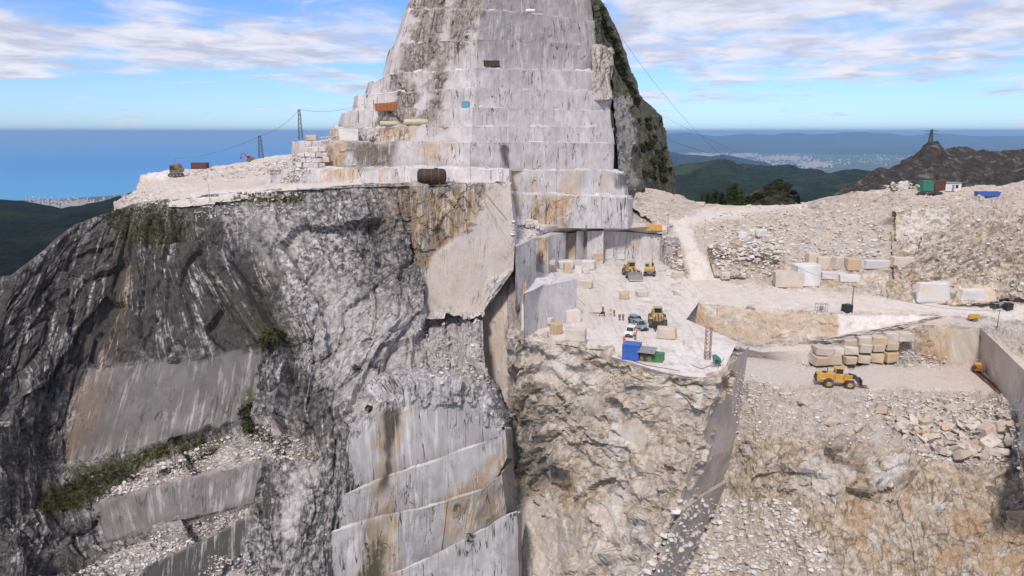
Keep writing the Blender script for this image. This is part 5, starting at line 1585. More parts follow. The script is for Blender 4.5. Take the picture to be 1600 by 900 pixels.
p_ = hit(1105, 563)
o = lattice(p_, 6.4, .95, .95, K['rust'], 'lattice_mast', 'rusty lattice mast on the white corner of the bench', 'mast', 8, r=.055)
MB().box(-1.7, 1.7, -1.5, 1.5, -.3, .18, .05).build('base_slab', K['marble'], o)
lattice(hit(470, 218), 8.0, 1.0, .45, K['cable'], 'lattice_pylon', 'taller dark lattice pylon on the terrace corner below the peak', 'pylon', 7)
lattice(hit(408, 247), 6.0, 1.1, .5, K['cable'], 'lattice_pylon', 'shorter dark lattice pylon on the terrace above the sea', 'pylon', 6)
mp = A(1453, 229, 745)
lattice(mp, 17, 4.0, 1.0, K['cable'], 'transmission_pylon', 'far pylon with cross arms on the dark mountain top', 'pylon', 6, 2, r=.35)


def pole(px, py, H, label, r=.11, mat=None, arm=True):
    t = empty('pole')
    prop(t, label, 'pole')
    MB().tube((0, 0, -.4), (0, 0, H), r, 8, r * .75).build('shaft', mat or K['wood'], t, True)
    if arm:
        MB().box(-.5, .5, -.05, .05, H - .3, H - .18).build('cross_arm', mat or K['wood'], t)
    p = hit(px, py)
    t.location = p
    return p + Vector((0, 0, H - .2))


c1 = pole(1331, 480, 5.3, 'wooden pole beside the navy generator box', .14)
c2 = pole(1558, 512, 4.2, 'thin wooden pole at far right near the small yellow compressor', .09)
c3 = pole(1043, 366, 6.2, 'thin pole on the road right of the yellow compressor trailer', .07)
c4 = pole(1101, 366, 4.6, 'thin pole amid the scree right of the road fork', .06)
c5 = pole(275, 266, 4.5, 'thin dark pole beside the brown tracked machine', .08, K['cable'], False)
c6 = pole(328, 315, 4.2, 'thin dark pole at the left rim of the cliff top', .06, K['cable'], False)
c7 = pole(560, 190, 3.2, 'short stub pole on the outer left ledge of the peak', .12, K['dark'], False)


def cable(p, q, sag, label, r=.035, n=22):
    p, q = Vector(p), Vector(q)
    pts = []
    for i in range(n + 1):
        s_ = i / n
        v = p.lerp(q, s_)
        v.z -= sag * 4 * s_ * (1 - s_)
        pts.append(v)
    b = MB()
    k = 5
    vs, fs = [], []
    for i, c_ in enumerate(pts):
        d_ = (pts[min(n, i + 1)] - pts[max(0, i - 1)]).normalized()
        a_ = d_.cross(Vector((0, 0, 1))).normalized()
        b_ = d_.cross(a_)
        vs += [c_ - p + r * (math.cos(2 * PI * j / k) * a_ + math.sin(2 * PI * j / k) * b_) for j in range(k)]
    for i in range(n):
        for j in range(k):
            fs.append((i * k + j, i * k + (j + 1) % k, (i + 1) * k + (j + 1) % k, (i + 1) * k + j))
    b.add(vs, fs)
    o = b.build('cable', K['cable'], None, True)
    o.location = p
    prop(o, label, 'cable', 'overhead cables')
    return o


cable(A(560, 164, 232), hit(470, 218) + Vector((0, 0, 8)), 1.2, 'overhead cable from the peak ledge to the taller pylon')
cable(hit(470, 218) + Vector((0, 0, 7.9)), hit(408, 247) + Vector((0, 0, 5.9)), 1.2, 'overhead cable between the two lattice pylons on the terrace')
cable(hit(408, 247) + Vector((0, 0, 5.8)), c5, 1.5, 'overhead cable from the shorter pylon down to the thin pole')
cable(A(945, 20, 262), A(1335, 300, 420), 26, 'long aerial cable sweeping down from high on the peak to the right', .05)
cable(A(975, 192, 246), A(1338, 290, 300), 3, 'pale aerial cable from mid peak across to the plateau', .05)
cable(A(1030, 178, 297), A(1345, 300, 340), 3.5, 'aerial cable starting at the overgrown flank of the peak', .04)
cable(c4, c1, 2.0, 'sagging cable over the road to the wooden pole by the generator')
cable(c1, c2, 1.6, 'sagging cable between the two wooden poles on the right')
cable(A(757, 315, 177.5), A(800, 386, 174), .1, 'upper anchored cable crossing the sawn face')
cable(A(760, 303, 177.5), hit(915, 478), 1.0, 'long guy cable from the sawn face down to the bench floor', .045)

# ------------------------------------------------------------------ drill, saw machine
t = empty('drill_rig')
prop(t, 'black horizontal drill rig on legs on the dusty bench floor', 'drill')
MB().box(-1.9, .6, -.08, .08, .62, .8).build('feed_beam', K['black'], t)
MB().box(-.2, .75, -.28, .28, .55, 1.05, .06).build('motor', K['black'], t)
MB().tube((-2.9, 0, .7), (-1.0, 0, .72), .05, 6).build('drill_rod', K['dark'], t)
for x, y in ((.9, .7), (.9, -.7), (-.6, .5), (-.6, -.5)):
    MB().tube((x * .4, y * .2, .7), (x, y, 0), .05, 6).build('leg', K['black'], t)
place(t, 940, 494, R(-6))
t = empty('saw_machine')
prop(t, 'orange chain saw machine standing at the end of the rail track', 'machine')
MB().box(-1.1, 1.1, -.8, .8, .3, .75, .05).build('chassis', K['rust'], t)
MB().box(-.9, .1, -.6, .6, .75, 1.6, .08).build('motor_housing', K['yellow'], t)
MB().box(.2, 1.0, -.5, .5, .75, 1.25, .06).build('gearbox', K['orange'], t)
MB().tube((.6, -.55, 1.0), (.6, -1.0, 1.0), .35, 14).build('drive_wheel', K['dark'], t)
MB().path([(-.9, .5, 1.6), (-.9, .5, 2.1), (-.9, -.5, 2.1), (-.9, -.5, 1.6)], .04).build('handrail', K['yellow'], t)
for x in (-.8, .8):
    for y in (-.75, .75):
        MB().tube((x, y - .08, .22), (x, y + .08, .22), .2, 10).build('rail_wheel', K['dark'], t)
ra, rb = hit(1527, 582), hit(1568, 618)
dr = (rb - ra)
ang = math.atan2(dr.y, dr.x)
LR = dr.length
tk = empty('rail_track', ra, ang)
prop(tk, 'short rusty rail track on the pit floor along the right wall', 'track')
for y in (-.6, .6):
    MB().box(-1.0, LR, y - .07, y + .07, .16, .34).build('rail', K['rust'], tk)
sl = MB().box(-.12, .12, -.85, .85, .02, .16).mesh('sleeper')
for i in range(int(LR / .75)):
    o = link('sleeper', sl, K['darkrust'], tk)
    o.location = (-.6 + i * .75, 0, 0)
t.location = ra + Vector((0, 0, .3))
t.rotation_euler = (0, 0, ang)
t.scale = (1.15,) * 3
# small green winch on the bench corner
t = empty('winch')
prop(t, 'small green winch machine on a stand beside the rusty mast', 'winch')
MB().prism([(-.7, 1.0), (-.9, 1.9), (-.4, 2.15), (.5, 1.5), (.75, .7), (.3, .6)], -.35, .35).build('housing', K['dkgreen'], t)
MB().lathe([(.01, -.42), (.42, -.42), (.42, -.34), (.25, -.34), (.25, .34), (.42, .34), (.42, .42), (.01, .42)], (.1, 0, .95), 'Y', 14).build('drum', K['dark'], t)
for x, y in ((-.3, .4), (-.3, -.4), (.5, .4), (.5, -.4)):
    MB().tube((x, y, 0), (x * .6, y * .8, .9), .06, 6).build('leg', K['dkgreen'], t)
place(t, 1120, 572, R(-30))
# hoses and rods on the bench
for i, (pts, lb) in enumerate([([(1080, 570), (1095, 577), (1110, 572), (1122, 574), (1131, 560), (1146, 553)], 'black hose looping round the rusty mast base'),
                                ([(965, 557), (985, 563), (1010, 571), (1040, 576), (1062, 580)], 'thin black hose along the bench edge below the cabins'),
                                ([(868, 538), (890, 541), (915, 546), (943, 547)], 'dark pipe lying along the bench edge left of cabins')]):
    ps = [hit(*q) + Vector((0, 0, .06)) for q in pts]
    o0 = ps[0].copy()
    o = MB().path([p - o0 for p in ps], .05 if i < 2 else .1, 5).build('hose', K['dark'])
    o.location = o0
    prop(o, lb, 'hose')
# ------------------------------------------------------------------ marble blocks
rnd = random.Random(11)


def block_mesh(seed, jit=.10, bev=.05):
    r_ = random.Random(seed)
    bm = bmesh.new()
    bmesh.ops.create_cube(bm, size=1.0)
    for v in bm.verts:
        v.co += Vector((r_.uniform(-jit, jit), r_.uniform(-jit, jit), r_.uniform(-jit, jit) * .6))
        v.co.z += .5
    bmesh.ops.bevel(bm, geom=bm.edges[:], offset=bev, segments=1, affect='EDGES')
    me = bpy.data.meshes.new('block')
    bm.to_mesh(me)
    bm.free()
    return me


def rock_mesh(seed, n=11, flat=.7):
    r_ = random.Random(seed)
    bm = bmesh.new()
    for i in range(n):
        v = Vector((r_.gauss(0, 1), r_.gauss(0, 1), r_.gauss(0, 1))).normalized() * r_.uniform(.8, 1.1)
        bm.verts.new((v.x * .5, v.y * .5, v.z * .5 * flat + .3))
    res = bmesh.ops.convex_hull(bm, input=bm.verts[:])
    bmesh.ops.delete(bm, geom=[g for g in res['geom_interior'] if isinstance(g, bmesh.types.BMVert)], context='VERTS')
    me = bpy.data.meshes.new('rock')
    bm.to_mesh(me)
    bm.free()
    return me


BLK = [block_mesh(i, .035, .025) for i in range(4)]
RAW = [block_mesh(20 + i, .11, .07) for i in range(5)]
for m_ in BLK + RAW:
    m_.materials.append(None)
RCK = [rock_mesh(50 + i, 12, .75) for i in range(10)]
SLB = [rock_mesh(80 + i, 10, .42) for i in range(6)]
for m_ in RCK + SLB:
    m_.materials.append(K['rubble'])


def put_mesh(name, me, loc, scale, rot, mat, label, cat, group):
    o = bpy.data.objects.new(name, me)
    COL.objects.link(o)
    o.location = loc
    o.scale = scale
    o.rotation_euler = rot
    if mat is not None:
        o.material_slots[0].link = 'OBJECT'
        o.material_slots[0].material = mat
    prop(o, label, cat, group)
    return o


def block(px, py, w_, d_, h_, rz, label, mat='marble', raw=False, dz=-.05, group='marble blocks on the bench', tilt=(0, 0)):
    p = hit(px, py)
    me = rnd.choice(RAW if raw else BLK)
    return put_mesh('marble_block', me, p + Vector((0, d_ * .4, dz)), (w_, d_, h_), (tilt[0], tilt[1], rz), K[mat], label, 'block', group)


BL = [
    (884, 421, 4.6, 3.4, 2.6, 12, 'large low white boulder block nearest the ochre niche', 'marble', 1), (886.5, 427, 1.9, 1.9, 2.9, 5, 'upright tan-fronted block at the front of the block group', 'marbleb', 0),
    (904, 427, 2.0, 2.0, 2.0, -8, 'small cubic white block beside the upright tan block', 'marble', 0), (919, 422, 4.4, 3.2, 2.7, -15, 'big grey-white block at the right of the block group', 'marble', 1),
    (903, 418, 2.8, 2.2, 2.2, 8, 'white block behind the small cubic one', 'marble', 0), (915, 428, 1.5, 1.4, 1.6, 30, 'little grey block leaning in front of big grey-white block', 'marble', 1),
    (935, 406, 3.0, 2.4, 2.0, -4, 'brown-fronted block with white top under the overhanging pillars', 'marbleb', 0), (950, 405, 3.2, 2.6, 3.2, 14, 'tall white block right of the brown-fronted block', 'marble', 1),
    (969, 405, 2.8, 1.8, 1.6, -6, 'low white slab block left of the bucket loader', 'marble', 0), (968, 417, 1.9, 1.2, .9, 0, 'small dark-topped crate-like block beside the bucket loader', 'marbleb', 0),
    (858, 415, 3.6, 2.2, 1.5, 10, 'low tan boulder at the foot of the ochre niche', 'marbleb', 1), (912, 450, 4.6, 2.4, 2.3, -24, 'wedge-shaped brown block lying alone on the bench', 'marbleb', 1),
    (894, 504, 3.2, 2.4, 2.8, 14, 'white block at the foot of the big grey standing block', 'marble', 0), (856, 506, 2.3, 1.8, 1.4, -20, 'rounded white block beside the base of standing block', 'marble', 1),
    (900, 533, 4.0, 2.2, 2.4, -12, 'brown-faced block standing at the bench edge', 'marbleb', 0), (870, 523, 2.2, 2.0, 2.3, 30, 'brown wedge block at the bench edge, leftmost', 'marbleb', 1),
    (976, 468, 2.4, 1.8, 1.9, 0, 'pitted brown block in the middle of the bench', 'marbleb', 1), (1003, 464, 3.0, 2.2, 1.5, 20, 'pale tan mound block right of the pitted brown one', 'marbleb', 1),
    (1012, 473, 3.2, 2.0, .8, 6, 'flat white slab behind the loader facing the viewer', 'marble', 1), (1043, 530, 3.6, 2.8, 2.4, -12, 'pale boulder block behind the cabins right of the cars', 'marbleb', 1),
    (1075, 538, 1.6, 1.0, .9, 8, 'small white block between pale boulder and rusty mast', 'marble', 0), (1060, 434, 3.2, 2.0, 1.6, 10, 'rough white block at the foot of the road ramp', 'marble', 1),
    (1050, 430, 3.0, 1.8, 1.3, -12, 'flat white block left of the ramp-foot block', 'marble', 0),
    (1234, 449, 7.2, 4, 4.0, -8, 'large ochre-topped marble block at the roadside', 'marbleb', 0), (1262, 447, 6.4, 4.4, 5.6, 4, 'large pale grey sawn block at the roadside', 'marble', 0),
    (1270, 415, 2.6, 2.4, 3.4, 4, 'leftmost upright block of the four on the roadside ledge', 'marble', 0), (1288, 418, 3.4, 2.4, 2.9, -3, 'second upright block on the roadside ledge, greyish', 'marble', 0),
    (1313, 421, 3.6, 2.4, 3.3, 6, 'third upright block on the roadside ledge, rounded corners', 'marbleb', 1), (1333, 424, 3.6, 2.4, 3.5, -5, 'rightmost upright block on the roadside ledge, ochre base', 'marbleb', 1),
    (1303, 436, 6.0, 2.4, 1.8, -5, 'long low white block under the four upright ones, left', 'marble', 0), (1328, 440, 5.0, 2.4, 1.8, -5, 'long low white block under the four upright ones, right', 'marble', 0),
    (1412, 418, 5.2, 3, 2.8, -2, 'white sawn block standing out on the slope', 'marble', 0), (1372, 420, 7.4, 2, 2.2, -3, 'long grey natural ledge block on the slope left of white one', 'marble', 1),
    (1458, 473, 8.0, 2.0, 5.2, 6, 'tall smooth pale grey block at the foot of the ochre slope', 'marble', 1), (1520, 470, 6.0, 2, 2.8, -6, 'pale rough block right of the tall smooth grey one', 'marble', 1),
    (1190, 370, 3.0, 2.4, 2.2, 20, 'brightest white boulder in the scree below the upper road', 'marble', 1), (1160, 372, 2.6, 2.0, 1.8, -10, 'white boulder left of the brightest one in scree', 'marble', 1),
    (1200, 378, 2.8, 2.0, 2.0, 35, 'white boulder right below the brightest one in scree', 'marble', 1), (1150, 388, 2.8, 2.0, 1.8, 12, 'grey boulder at the left in the cut scree bank', 'marbleb', 1),
    (1133, 437, 2.8, 2.2, 2.2, 8, 'round boulder at the road edge below the scree bank', 'marbleb', 1), (1095, 322, 3.2, 2.0, 1.4, -18, 'white boulder on the skyline beside the trees', 'marble', 1),
    (545, 220, 5.5, 2, 3.4, 0, 'big white slab leaning on the lowest left ledge of peak', 'marble', 0), (486, 220, 3.0, 2, 1.6, 10, 'squat brown boulder beside the taller lattice pylon', 'marbleb', 1),
]
for x, y, w_, d_, h_, rz, lb, mt, raw in BL:
    block(x, y, w_, d_, h_, R(rz), lb, mt, bool(raw), group='loose marble blocks')
# the retaining wall of stacked blocks beside the ramp
stack = [  # px, py of the foot, width, height, course
    (1283, 571, 3.2, 2.0), (1303, 570, 3.4, 2.6), (1328, 569, 3.0, 1.9), (1350, 568, 3.2, 1.9), (1371, 567, 3.2, 2.2), (1392, 566, 3.2, 2.4)]
stack2 = [(1289, 556, 4.4, 2.0), (1310, 555, 2.6, 1.8), (1330, 554, 3.2, 2.0), (1351, 552, 3.2, 2.2), (1372, 550, 3.2, 1.8), (1394, 548, 3.2, 2.0)]
stack3 = [(1330, 541, 3.2, 1.5), (1352, 540, 3.4, 2.1), (1374, 538, 3.4, 2.0), (1396, 535, 3.6, 2.4), (1416, 534, 3.2, 2.2)]
ords = ['leftmost', 'second from left', 'third from left', 'fourth from left', 'fifth from left', 'rightmost']
cz = [6.8, 8.75, 10.9]
for ci, (row, nm) in enumerate(((stack, 'bottom'), (stack2, 'middle'), (stack3, 'top'))):
    for i, (x, y, w_, h_) in enumerate(row):
        p = AY(x, y, float(np.interp(x, [1262, 1320, 1400, 1440], [q.y for q in PB[:4]])) - 2.4 + .45 * ci)
        wd_ = ords[i] if i < len(row) - 1 else 'rightmost'
        put_mesh('marble_block', rnd.choice(RAW), p + Vector((0, 1.2, -.1)), (w_, 3.0, h_), (R(rnd.uniform(-3, 3)), R(rnd.uniform(-3, 3)), R(rnd.uniform(-8, 8))),
                 K['rubble' if rnd.random() < .65 else 'marbleb'], 'stacked marble block, %s in the %s course of the block wall' % (wd_, nm), 'block', 'blocks of the stacked wall by the ramp')
# stacked stones of the terrace corner below the taller pylon
k = 0
for r_ in range(4):
    for c_ in range(5 - (r_ == 3)):
        x = 474 + c_ * 8.6 + (r_ % 2) * 4 + (3 - r_) * -1.5
        y = 262 - r_ * 8.2
        o = put_mesh('stone', rnd.choice(RAW), A(x, y, 211.5 - r_ * .1), (rnd.uniform(1.4, 1.9), 1.6, rnd.uniform(1.2, 1.6)), (R(rnd.uniform(-9, 9)), R(rnd.uniform(-9, 9)), R(rnd.uniform(-14, 14))), K['marble'], None, None, None)
        if k == 0:
            dw = empty('dry_stone_wall', A(490, 264, 211.5))
            prop(dw, 'dry wall of white stones at the terrace corner below the pylon', 'wall')
        o.location = o.location - dw.location
        o.parent = dw
        k += 1
# white stones beside the cliff shoulder
k = 0
for x, y in ((805, 352), (813, 351), (822, 355), (830, 354), (838, 357), (845, 359), (808, 345), (816, 345), (826, 349), (835, 352)):
    k += 1
    put_mesh('boulder', rnd.choice(RAW), hit(x, y) + Vector((0, 0, -.1)), (rnd.uniform(1.4, 2.3), 1.6, rnd.uniform(1.1, 1.7)), (R(rnd.uniform(-9, 9)), R(rnd.uniform(-9, 9)), R(rnd.uniform(-30, 30))), K['marble'],
             'white angular stone in the row at the road bend behind the cliff', 'stone', 'white stones at the road bend')

# ------------------------------------------------------------------ boulders of the big rubble pile
pile = [(1352, 622), (1420, 612), (1520, 618), (1570, 640), (1590, 700), (1560, 722), (1480, 716), (1420, 690), (1380, 660)]


def rand_in(poly, rr):
    xs, ys = [p[0] for p in poly], [p[1] for p in poly]
    while True:
        x, y = rr.uniform(min(xs), max(xs)), rr.uniform(min(ys), max(ys))
        if poly_sd(np.array([x]), np.array([y]), poly)[0] > 0:
            return x, y


for i in range(270):
    x, y = rand_in(pile, rnd)
    f_ = .4 + .9 * max(0, min(1, (y - 620) / 70.0))
    s_ = rnd.uniform(.9, 2.2) * f_ * (.8 + .5 * rnd.random())
    put_mesh('boulder', rnd.choice(RCK + SLB + RCK + RAW[:2]), hit(x, y) + Vector((0, 0, -.1 * s_ + rnd.uniform(0, .35) * f_)), (s_ * rnd.uniform(.9, 1.5), s_ * rnd.uniform(.8, 1.2), s_ * rnd.uniform(.6, .95)),
             (R(rnd.uniform(-35, 35)), R(rnd.uniform(-35, 35)), rnd.uniform(0, 6.28)), K['marbleb'] if rnd.random() < .2 else K['rubble'], 'angular beige boulder in the big rubble pile on the pit edge', 'boulder', 'boulders of the big rubble pile')
for i, (x, y, s_, lb) in enumerate([(1257, 632, 2.6, 'lone pale boulder on the orange slope below the loader'), (1310, 640, 1.8, 'small lone white boulder right of the pale one on the orange slope'),
                                     (1231, 617, 1.6, 'small white boulder high on the orange slope below the pit floor'), (1302, 664, 3.4, 'grey rough boulder at the foot of the orange slope'),
                                     (1342, 672, 2.4, 'smaller grey boulder right of the rough one at the slope foot'), (1212, 607, 1.4, 'little white stone at the upper left of the orange slope'),
                                     (1125, 830, 2.6, 'pale boulder alone on the pit bottom scree'), (1085, 862, 3.0, 'tan boulder at the foot of the sawn wall'), (1082, 835, 2.2, 'white boulder beside the sawn wall on the scree')]):
    put_mesh('boulder', RCK[i % 10], hit(x, y) + Vector((0, 0, -.2)), (s_ * 1.2, s_, s_ * .8), (.2, .1, i * 1.1), K['marble' if 'white' in lb else 'rubble'], lb, 'boulder', 'single boulders')


# ------------------------------------------------------------------ loose rubble nobody could count
def rubble(name, label, regions, mats, seed):
    rr = random.Random(seed)
    temp = []
    for me in RCK + SLB:
        temp.append((np.array([v.co for v in me.vertices]), [tuple(p.vertices) for p in me.polygons]))
    V_, F_, MI = [], [], []
    for poly, n, s0, s1 in regions:
        for _ in range(n):
            x, y = rand_in(poly, rr)
            p = hit(x, y)
            co_, fs_ = rr.choice(temp)
            s_ = s0 + (s1 - s0) * rr.random() ** 2.5
            rot = np.array(Matrix.Rotation(rr.uniform(0, 6.28), 3, 'Z') @ Matrix.Rotation(rr.uniform(-.6, .6), 3, 'X'))
            c2_ = (co_ * np.array([s_ * rr.uniform(.8, 1.5), s_, s_ * rr.uniform(.6, 1.0)])) @ rot.T + np.array(p) - np.array([0, 0, .12 * s_])
            b_ = len(V_)
            V_.extend(map(tuple, c2_))
            mi = rr.randrange(len(mats))
            for f in fs_:
                F_.append(tuple(b_ + i for i in f))
                MI.append(mi)
    me = bpy.data.meshes.new(name)
    me.from_pydata(V_, [], F_)
    for m_ in mats:
        me.materials.append(m_)
    me.polygons.foreach_set('material_index', MI)
    o = link(name, me)
    prop(o, label, None, None, 'stuff')
    return o


scree_d = marble_mat('grey_scree_stone', (.44, .41, .40), (.25, .19, .14), .6)
rubble('rubble', 'loose broken marble on the slopes of the pit', [
    ([(1140, 612), (1360, 618), (1400, 690), (1300, 700), (1150, 690)], 700, .18, .9),
    ([(1340, 612), (1600, 625), (1600, 735), (1440, 720)], 1300, .25, 1.0),
    ([(1060, 780), (1230, 780), (1310, 890), (1000, 900)], 1500, .18, 1.5),
    ([(1070, 840), (1130, 800), (1130, 900), (1050, 900)], 160, .5, 1.9),
    ([(1110, 330), (1330, 310), (1400, 380), (1390, 410), (1220, 410), (1110, 395)], 1500, .25, 1.5),
    ([(1130, 355), (1230, 350), (1220, 395), (1130, 400)], 420, .4, 2.0),
    ([(1105, 380), (1220, 385), (1215, 432), (1130, 435)], 420, .5, 2.0),
    ([(990, 296), (1090, 322), (1060, 345), (1000, 348)], 450, .2, .9),
    ([(1330, 303), (1590, 298), (1590, 330), (1400, 335)], 500, .2, 1.1),
    ([(1400, 330), (1600, 325), (1600, 465), (1400, 440)], 450, .25, 1.3),
    ([(1250, 565), (1290, 555), (1290, 578), (1250, 578)], 70, .3, 1.0),
    ([(1395, 545), (1480, 558), (1470, 578), (1390, 572)], 240, .3, 1.0),
    ([(1035, 370), (1062, 372), (1068, 430), (1040, 425)], 160, .4, 1.8),
    ([(1150, 575), (1210, 595), (1200, 640), (1150, 640)], 250, .2, .9),
    ([(870, 415), (960, 402), (960, 420), (880, 430)], 90, .2, .9),
    ([(1380, 290), (1400, 286), (1436, 290), (1436, 297), (1380, 298)], 60, .5, 1.4)], [K['rubble'], K['marble'], K['marbleb']], 5)
rubble('rubble', 'loose grey broken stone on the ledges of the left cliff', [
    ([(200, 745), (330, 690), (410, 665), (480, 692), (495, 720), (415, 715), (150, 782)], 1500, .2, 1.1),
    ([(110, 900), (250, 830), (400, 792), (388, 806), (228, 886), (200, 900)], 1100, .2, 1.0),
    ([(325, 870), (400, 864), (410, 900), (310, 900)], 350, .15, .7),
    ([(280, 320), (480, 300), (470, 330), (320, 345)], 200, .3, 1.2),
    ([(650, 495), (750, 495), (765, 600), (680, 600)], 260, .3, 1.3)], [scree_d, K['rubble'], K['marble']], 6)
rubble('rubble', 'loose white broken stone on the terrace toward the sea', [
    ([(290, 270), (400, 256), (455, 248), (440, 270), (330, 285)], 420, .4, 1.8), ([(455, 240), (480, 240), (478, 285), (440, 290)], 160, .4, 1.6), ([(190, 305), (260, 296), (250, 318), (190, 322)], 220, .3, 1.4),
    ([(500, 215), (560, 206), (560, 222), (500, 223)], 160, .3, 1.0), ([(800, 345), (845, 352), (836, 372), (800, 372)], 150, .3, 1.4)], [K['rubble'], K['marble'], K['marbleb']], 7)


# ------------------------------------------------------------------ plants
def leaf_mat(name, c0, c1):
    m, t = new_mat(name)
    pos = t.n('ShaderNodeNewGeometry').outputs['Position']
    inf = t.n('ShaderNodeObjectInfo')
    c_ = t.mix(t.sstep(t.m('ADD', t.noise(pos, .6, 4, .6), t.m('MULTIPLY', inf.outputs['Random'], .25)), .35, .8), c0, c1)
    bs = t.n('ShaderNodeBsdfPrincipled', {'Base Color': c_, 'Roughness': .8})
    bs.inputs['Specular IOR Level'].default_value = .1
    t.n('ShaderNodeOutputMaterial', {0: bs})
    return m


K['pine'] = leaf_mat('pine_needles', (.012, .022, .008), (.045, .062, .022))
K['shrub'] = leaf_mat('shrub_leaves', (.014, .018, .007), (.055, .056, .022))
K['grass'] = leaf_mat('mountain_grass', (.022, .025, .009), (.075, .072, .028))
K['bark'] = paint('tree_bark', (.05, .035, .025), .9, .2)


def crown_mesh(seed, n, rx, rz, leaf, clumps, cone=0.0):
    r_ = random.Random(seed)
    V_, F_ = [], []
    cl = []
    for _ in range(clumps):
        z = r_.uniform(0, 1)
        rad = (1 - z * cone) * r_.random() ** .5
        an = r_.uniform(0, 6.28)
        shell = math.sqrt(max(.05, 1 - (2 * z - 1) ** 2)) if cone == 0 else 1
        cl.append(Vector((math.cos(an) * rad * rx * shell, math.sin(an) * rad * rx * shell, z * rz)))
    for i in range(n):
        c_ = r_.choice(cl)
        p = c_ + Vector((r_.gauss(0, .16) * rx, r_.gauss(0, .16) * rx, r_.gauss(0, .09) * rz))
        a_ = Vector((r_.gauss(0, 1), r_.gauss(0, 1), r_.gauss(0, .6))).normalized() * leaf * r_.uniform(.6, 1.3)
        b_ = a_.orthogonal().normalized() * leaf * r_.uniform(.3, .7)
        k_ = len(V_)
        V_ += [p - a_ * .5, p + b_ * .5, p + a_ * .5, p - b_ * .5]
        F_.append((k_, k_ + 1, k_ + 2, k_ + 3))
    me = bpy.data.meshes.new('crown')
    me.from_pydata(V_, [], F_)
    return me


def tree_proto(name, seed, mat, H, rx, cone, n=900):
    t = empty(name)
    b = MB().tube((0, 0, -.5), (0, 0, H * .85), H * .035, 7, H * .01)
    for i in range(6):
        an = i * 2.4
        z = H * (.3 + .09 * i)
        b.tube((0, 0, z), (math.cos(an) * rx * .7, math.sin(an) * rx * .7, z + H * .1), H * .012, 5, H * .004)
    b.build('trunk', K['bark'], t)
    c_ = link('crown', crown_mesh(seed, n, rx, H * .85, H * .085, 40, cone), mat, t)
    c_.location = (0, 0, H * .18)
    return t


pines = [tree_proto('pine_tree', 300 + i, K['pine'], 8.0, 2.1, .75) for i in range(3)]
tspots = [(1097, 318, 300, .9), (1106, 321, 302, 1.0), (1116, 322, 300, 1.15), (1127, 322, 310, 1.0), (1137, 322, 305, 1.3), (1148, 322, 306, 1.45), (1158, 322, 310, 1.2), (1168, 322, 316, .9), (1246, 319, 300, .8), (1252, 320, 300, .6)]
tl = ['first', 'second', 'third', 'fourth', 'fifth', 'sixth', 'seventh', 'eighth', None, None]
for i, (x, y, d, s_) in enumerate(tspots):
    o = pines[i] if i < 3 else copy_tree(pines[i % 3])
    o.location = A(x, y, d) + Vector((0, 0, -3.5))
    o.scale = (s_,) * 3
    o.rotation_euler = (0, 0, i * 1.3)
    lb = ('dark conifer behind the upper road, %s from the peak side' % tl[i]) if tl[i] else ('small dark conifer right of the wooded knoll, %s of two' % ('left' if i == 8 else 'right'))
    prop(o, lb, 'tree', 'dark conifers behind the upper road')
shr = [crown_mesh(400 + i, 420, 1.0, 1.5, .34, 22) for i in range(4)]
for m_ in shr:
    m_.materials.append(K['shrub'])
rr = random.Random(21)
kpoly = [(1165, 316), (1180, 304), (1196, 295), (1212, 286), (1224, 285), (1238, 297), (1245, 315), (1210, 320)]
for i in range(110):
    x, y = rand_in(kpoly, rr)
    d = 430 - max(0, (y - 286)) * .9
    s_ = rr.uniform(1.2, 2.6)
    put_mesh('shrub', shr[i % 4], A(x, y, d - 4) + Vector((0, 0, -.8)), (s_, s_, s_ * .8), (0, 0, rr.uniform(0, 6)), None, 'dark green shrub growing on the rocky knoll behind the road', 'shrub', 'shrubs on the rocky knoll')
for i in range(90):   # the peak's overgrown flank
    t_ = rr.random()
    y = rr.uniform(10, 290)
    xl = np.interp(y, [0, 60, 110, 158, 200, 250, 296], [934, 946, 966, 988, 998, 1000, 1004])
    xr = np.interp(y, [0, 60, 110, 158, 188, 243, 300], [935, 957, 978, 992, 1030, 1042, 1052])
    x = xl + (xr - xl) * t_
    p = hit(x, y)
    s_ = rr.uniform(.8, 1.9)
    put_mesh('shrub', shr[i % 4], p + Vector((0, -.2, -.6)), (s_, s_, s_), (0, 0, rr.uniform(0, 6)), None, 'dark shrub clinging to the overgrown right flank of the peak', 'shrub', 'shrubs on the overgrown flank')
for i, (x, y, s_, lb) in enumerate([(428, 534, 2.2, 'green bush in the dark cleft halfway up the left cliff'), (418, 540, 1.6, 'smaller green bush at the left in the dark cleft'), (440, 530, 1.5, 'small green bush at the right in the dark cleft'),
                                    (556, 582, 1.3, 'tiny dark bush on the sawn rock left of the buttress top'), (735, 842, 1.0, 'tiny bush on the lowest ledge line of the buttress'), (386, 650, 2.0, 'olive bush climbing at the right end of the sawn wall'),
                                    (392, 672, 1.8, 'olive bush at the head of the scree ledge'), (577, 640, .9, 'tiny bush at the rim of the sawn buttress')]):
    put_mesh('shrub', shr[i % 4], hit(x, y) + Vector((0, -.3, -.4)), (s_, s_, s_), (0, 0, i), None, lb, 'shrub', 'bushes on the cliff')
V_, F_ = [], []
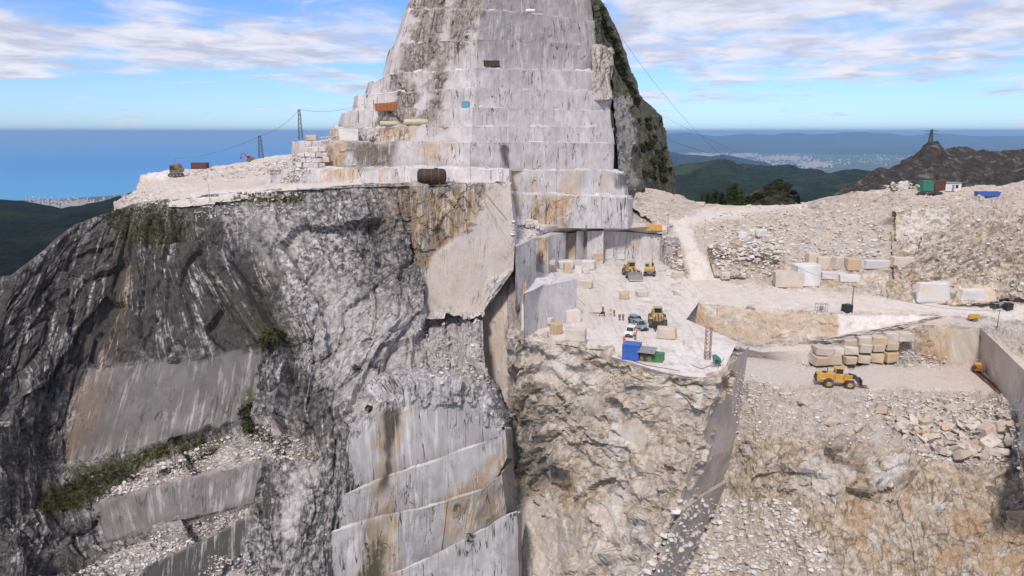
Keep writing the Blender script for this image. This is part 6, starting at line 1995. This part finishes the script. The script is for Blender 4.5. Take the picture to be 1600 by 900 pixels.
for poly, n in (([(150, 340), (190, 325), (275, 322), (300, 350), (270, 385), (200, 380)], 700), ([(60, 775), (250, 695), (345, 672), (330, 690), (250, 725), (140, 790), (60, 808)], 1000),
                ([(370, 302), (480, 300), (470, 318), (360, 316)], 350), ([(250, 735), (340, 700), (330, 715), (250, 745)], 200), ([(380, 660), (420, 665), (430, 690), (400, 690)], 200)):
    for _ in range(n):
        p = hit(*rand_in(poly, rr))
        for k in range(4):
            an = rr.uniform(0, 6.28)
            h_ = rr.uniform(.25, .8)
            sd_ = Vector((math.cos(an), math.sin(an), 0))
            b_ = p + sd_ * rr.uniform(0, .3)
            q_ = sd_.cross(Vector((0, 0, 1))) * .09
            i0_ = len(V_)
            V_ += [b_ - q_, b_ + q_, b_ + sd_ * .25 + Vector((0, 0, h_))]
            F_.append((i0_, i0_ + 1, i0_ + 2))
me = bpy.data.meshes.new('grass')
me.from_pydata(V_, [], F_)
prop(link('grass', me, K['grass']), 'green and olive grass on the ledges of the left cliff', None, None, 'stuff')


# ------------------------------------------------------------------ far towns: too small to count
def town(name, label, spots, seed):
    rr_ = random.Random(seed)
    V_, F_, MI = [], [], []
    for (x0, x1, y0, y1, n, sz) in spots:
        for _ in range(n):
            x, y = rr_.gauss((x0 + x1) / 2, (x1 - x0) / 4), rr_.gauss((y0 + y1) / 2, (y1 - y0) / 4)
            p = AZ(x, y, SEA + 14)
            a_, b_, h_ = sz * rr_.uniform(.5, 1.6), sz * rr_.uniform(.5, 1.2), sz * rr_.uniform(.3, .8)
            k_ = len(V_)
            V_ += [(p.x + sx * a_, p.y + sy * b_, p.z + z) for z in (-10, h_) for sx, sy in ((-.5, -.5), (.5, -.5), (.5, .5), (-.5, .5))]
            V_ += [(p.x - a_ * .5, p.y, p.z + h_ * 1.35), (p.x + a_ * .5, p.y, p.z + h_ * 1.35)]
            F_ += [(k_, k_ + 1, k_ + 5, k_ + 4), (k_ + 1, k_ + 2, k_ + 6, k_ + 5), (k_ + 2, k_ + 3, k_ + 7, k_ + 6), (k_ + 3, k_, k_ + 4, k_ + 7), (k_ + 4, k_ + 5, k_ + 9, k_ + 8), (k_ + 6, k_ + 7, k_ + 8, k_ + 9)]
            MI += [0, 0, 0, 0, 1, 1]
    me = bpy.data.meshes.new(name)
    me.from_pydata(V_, [], F_)
    for m_ in (K['townwall'], K['townroof']):
        me.materials.append(m_)
    me.polygons.foreach_set('material_index', MI)
    prop(link(name, me), label, None, None, 'stuff')


K['townroof'] = paint('clay_roofs', (.38, .27, .22), .8, .3, scale=.01)
K['townwall'] = paint('town_plaster', (.50, .47, .44), .8, .2, scale=.01)
town('town', 'far pale towns scattered over the valley floor', [(1060, 1135, 240, 246, 170, 52), (1145, 1185, 240, 245, 110, 52), (1190, 1260, 244, 250, 150, 48), (1250, 1290, 254, 261, 240, 45), (1140, 1165, 258, 262, 180, 45), (1100, 1340, 244, 261, 240, 36), (1320, 1500, 240, 256, 70, 36)], 3)
town('town', 'coastal town on the plain by the sea', [(0, 190, 310, 330, 500, 16), (90, 180, 316, 328, 420, 17)], 4)
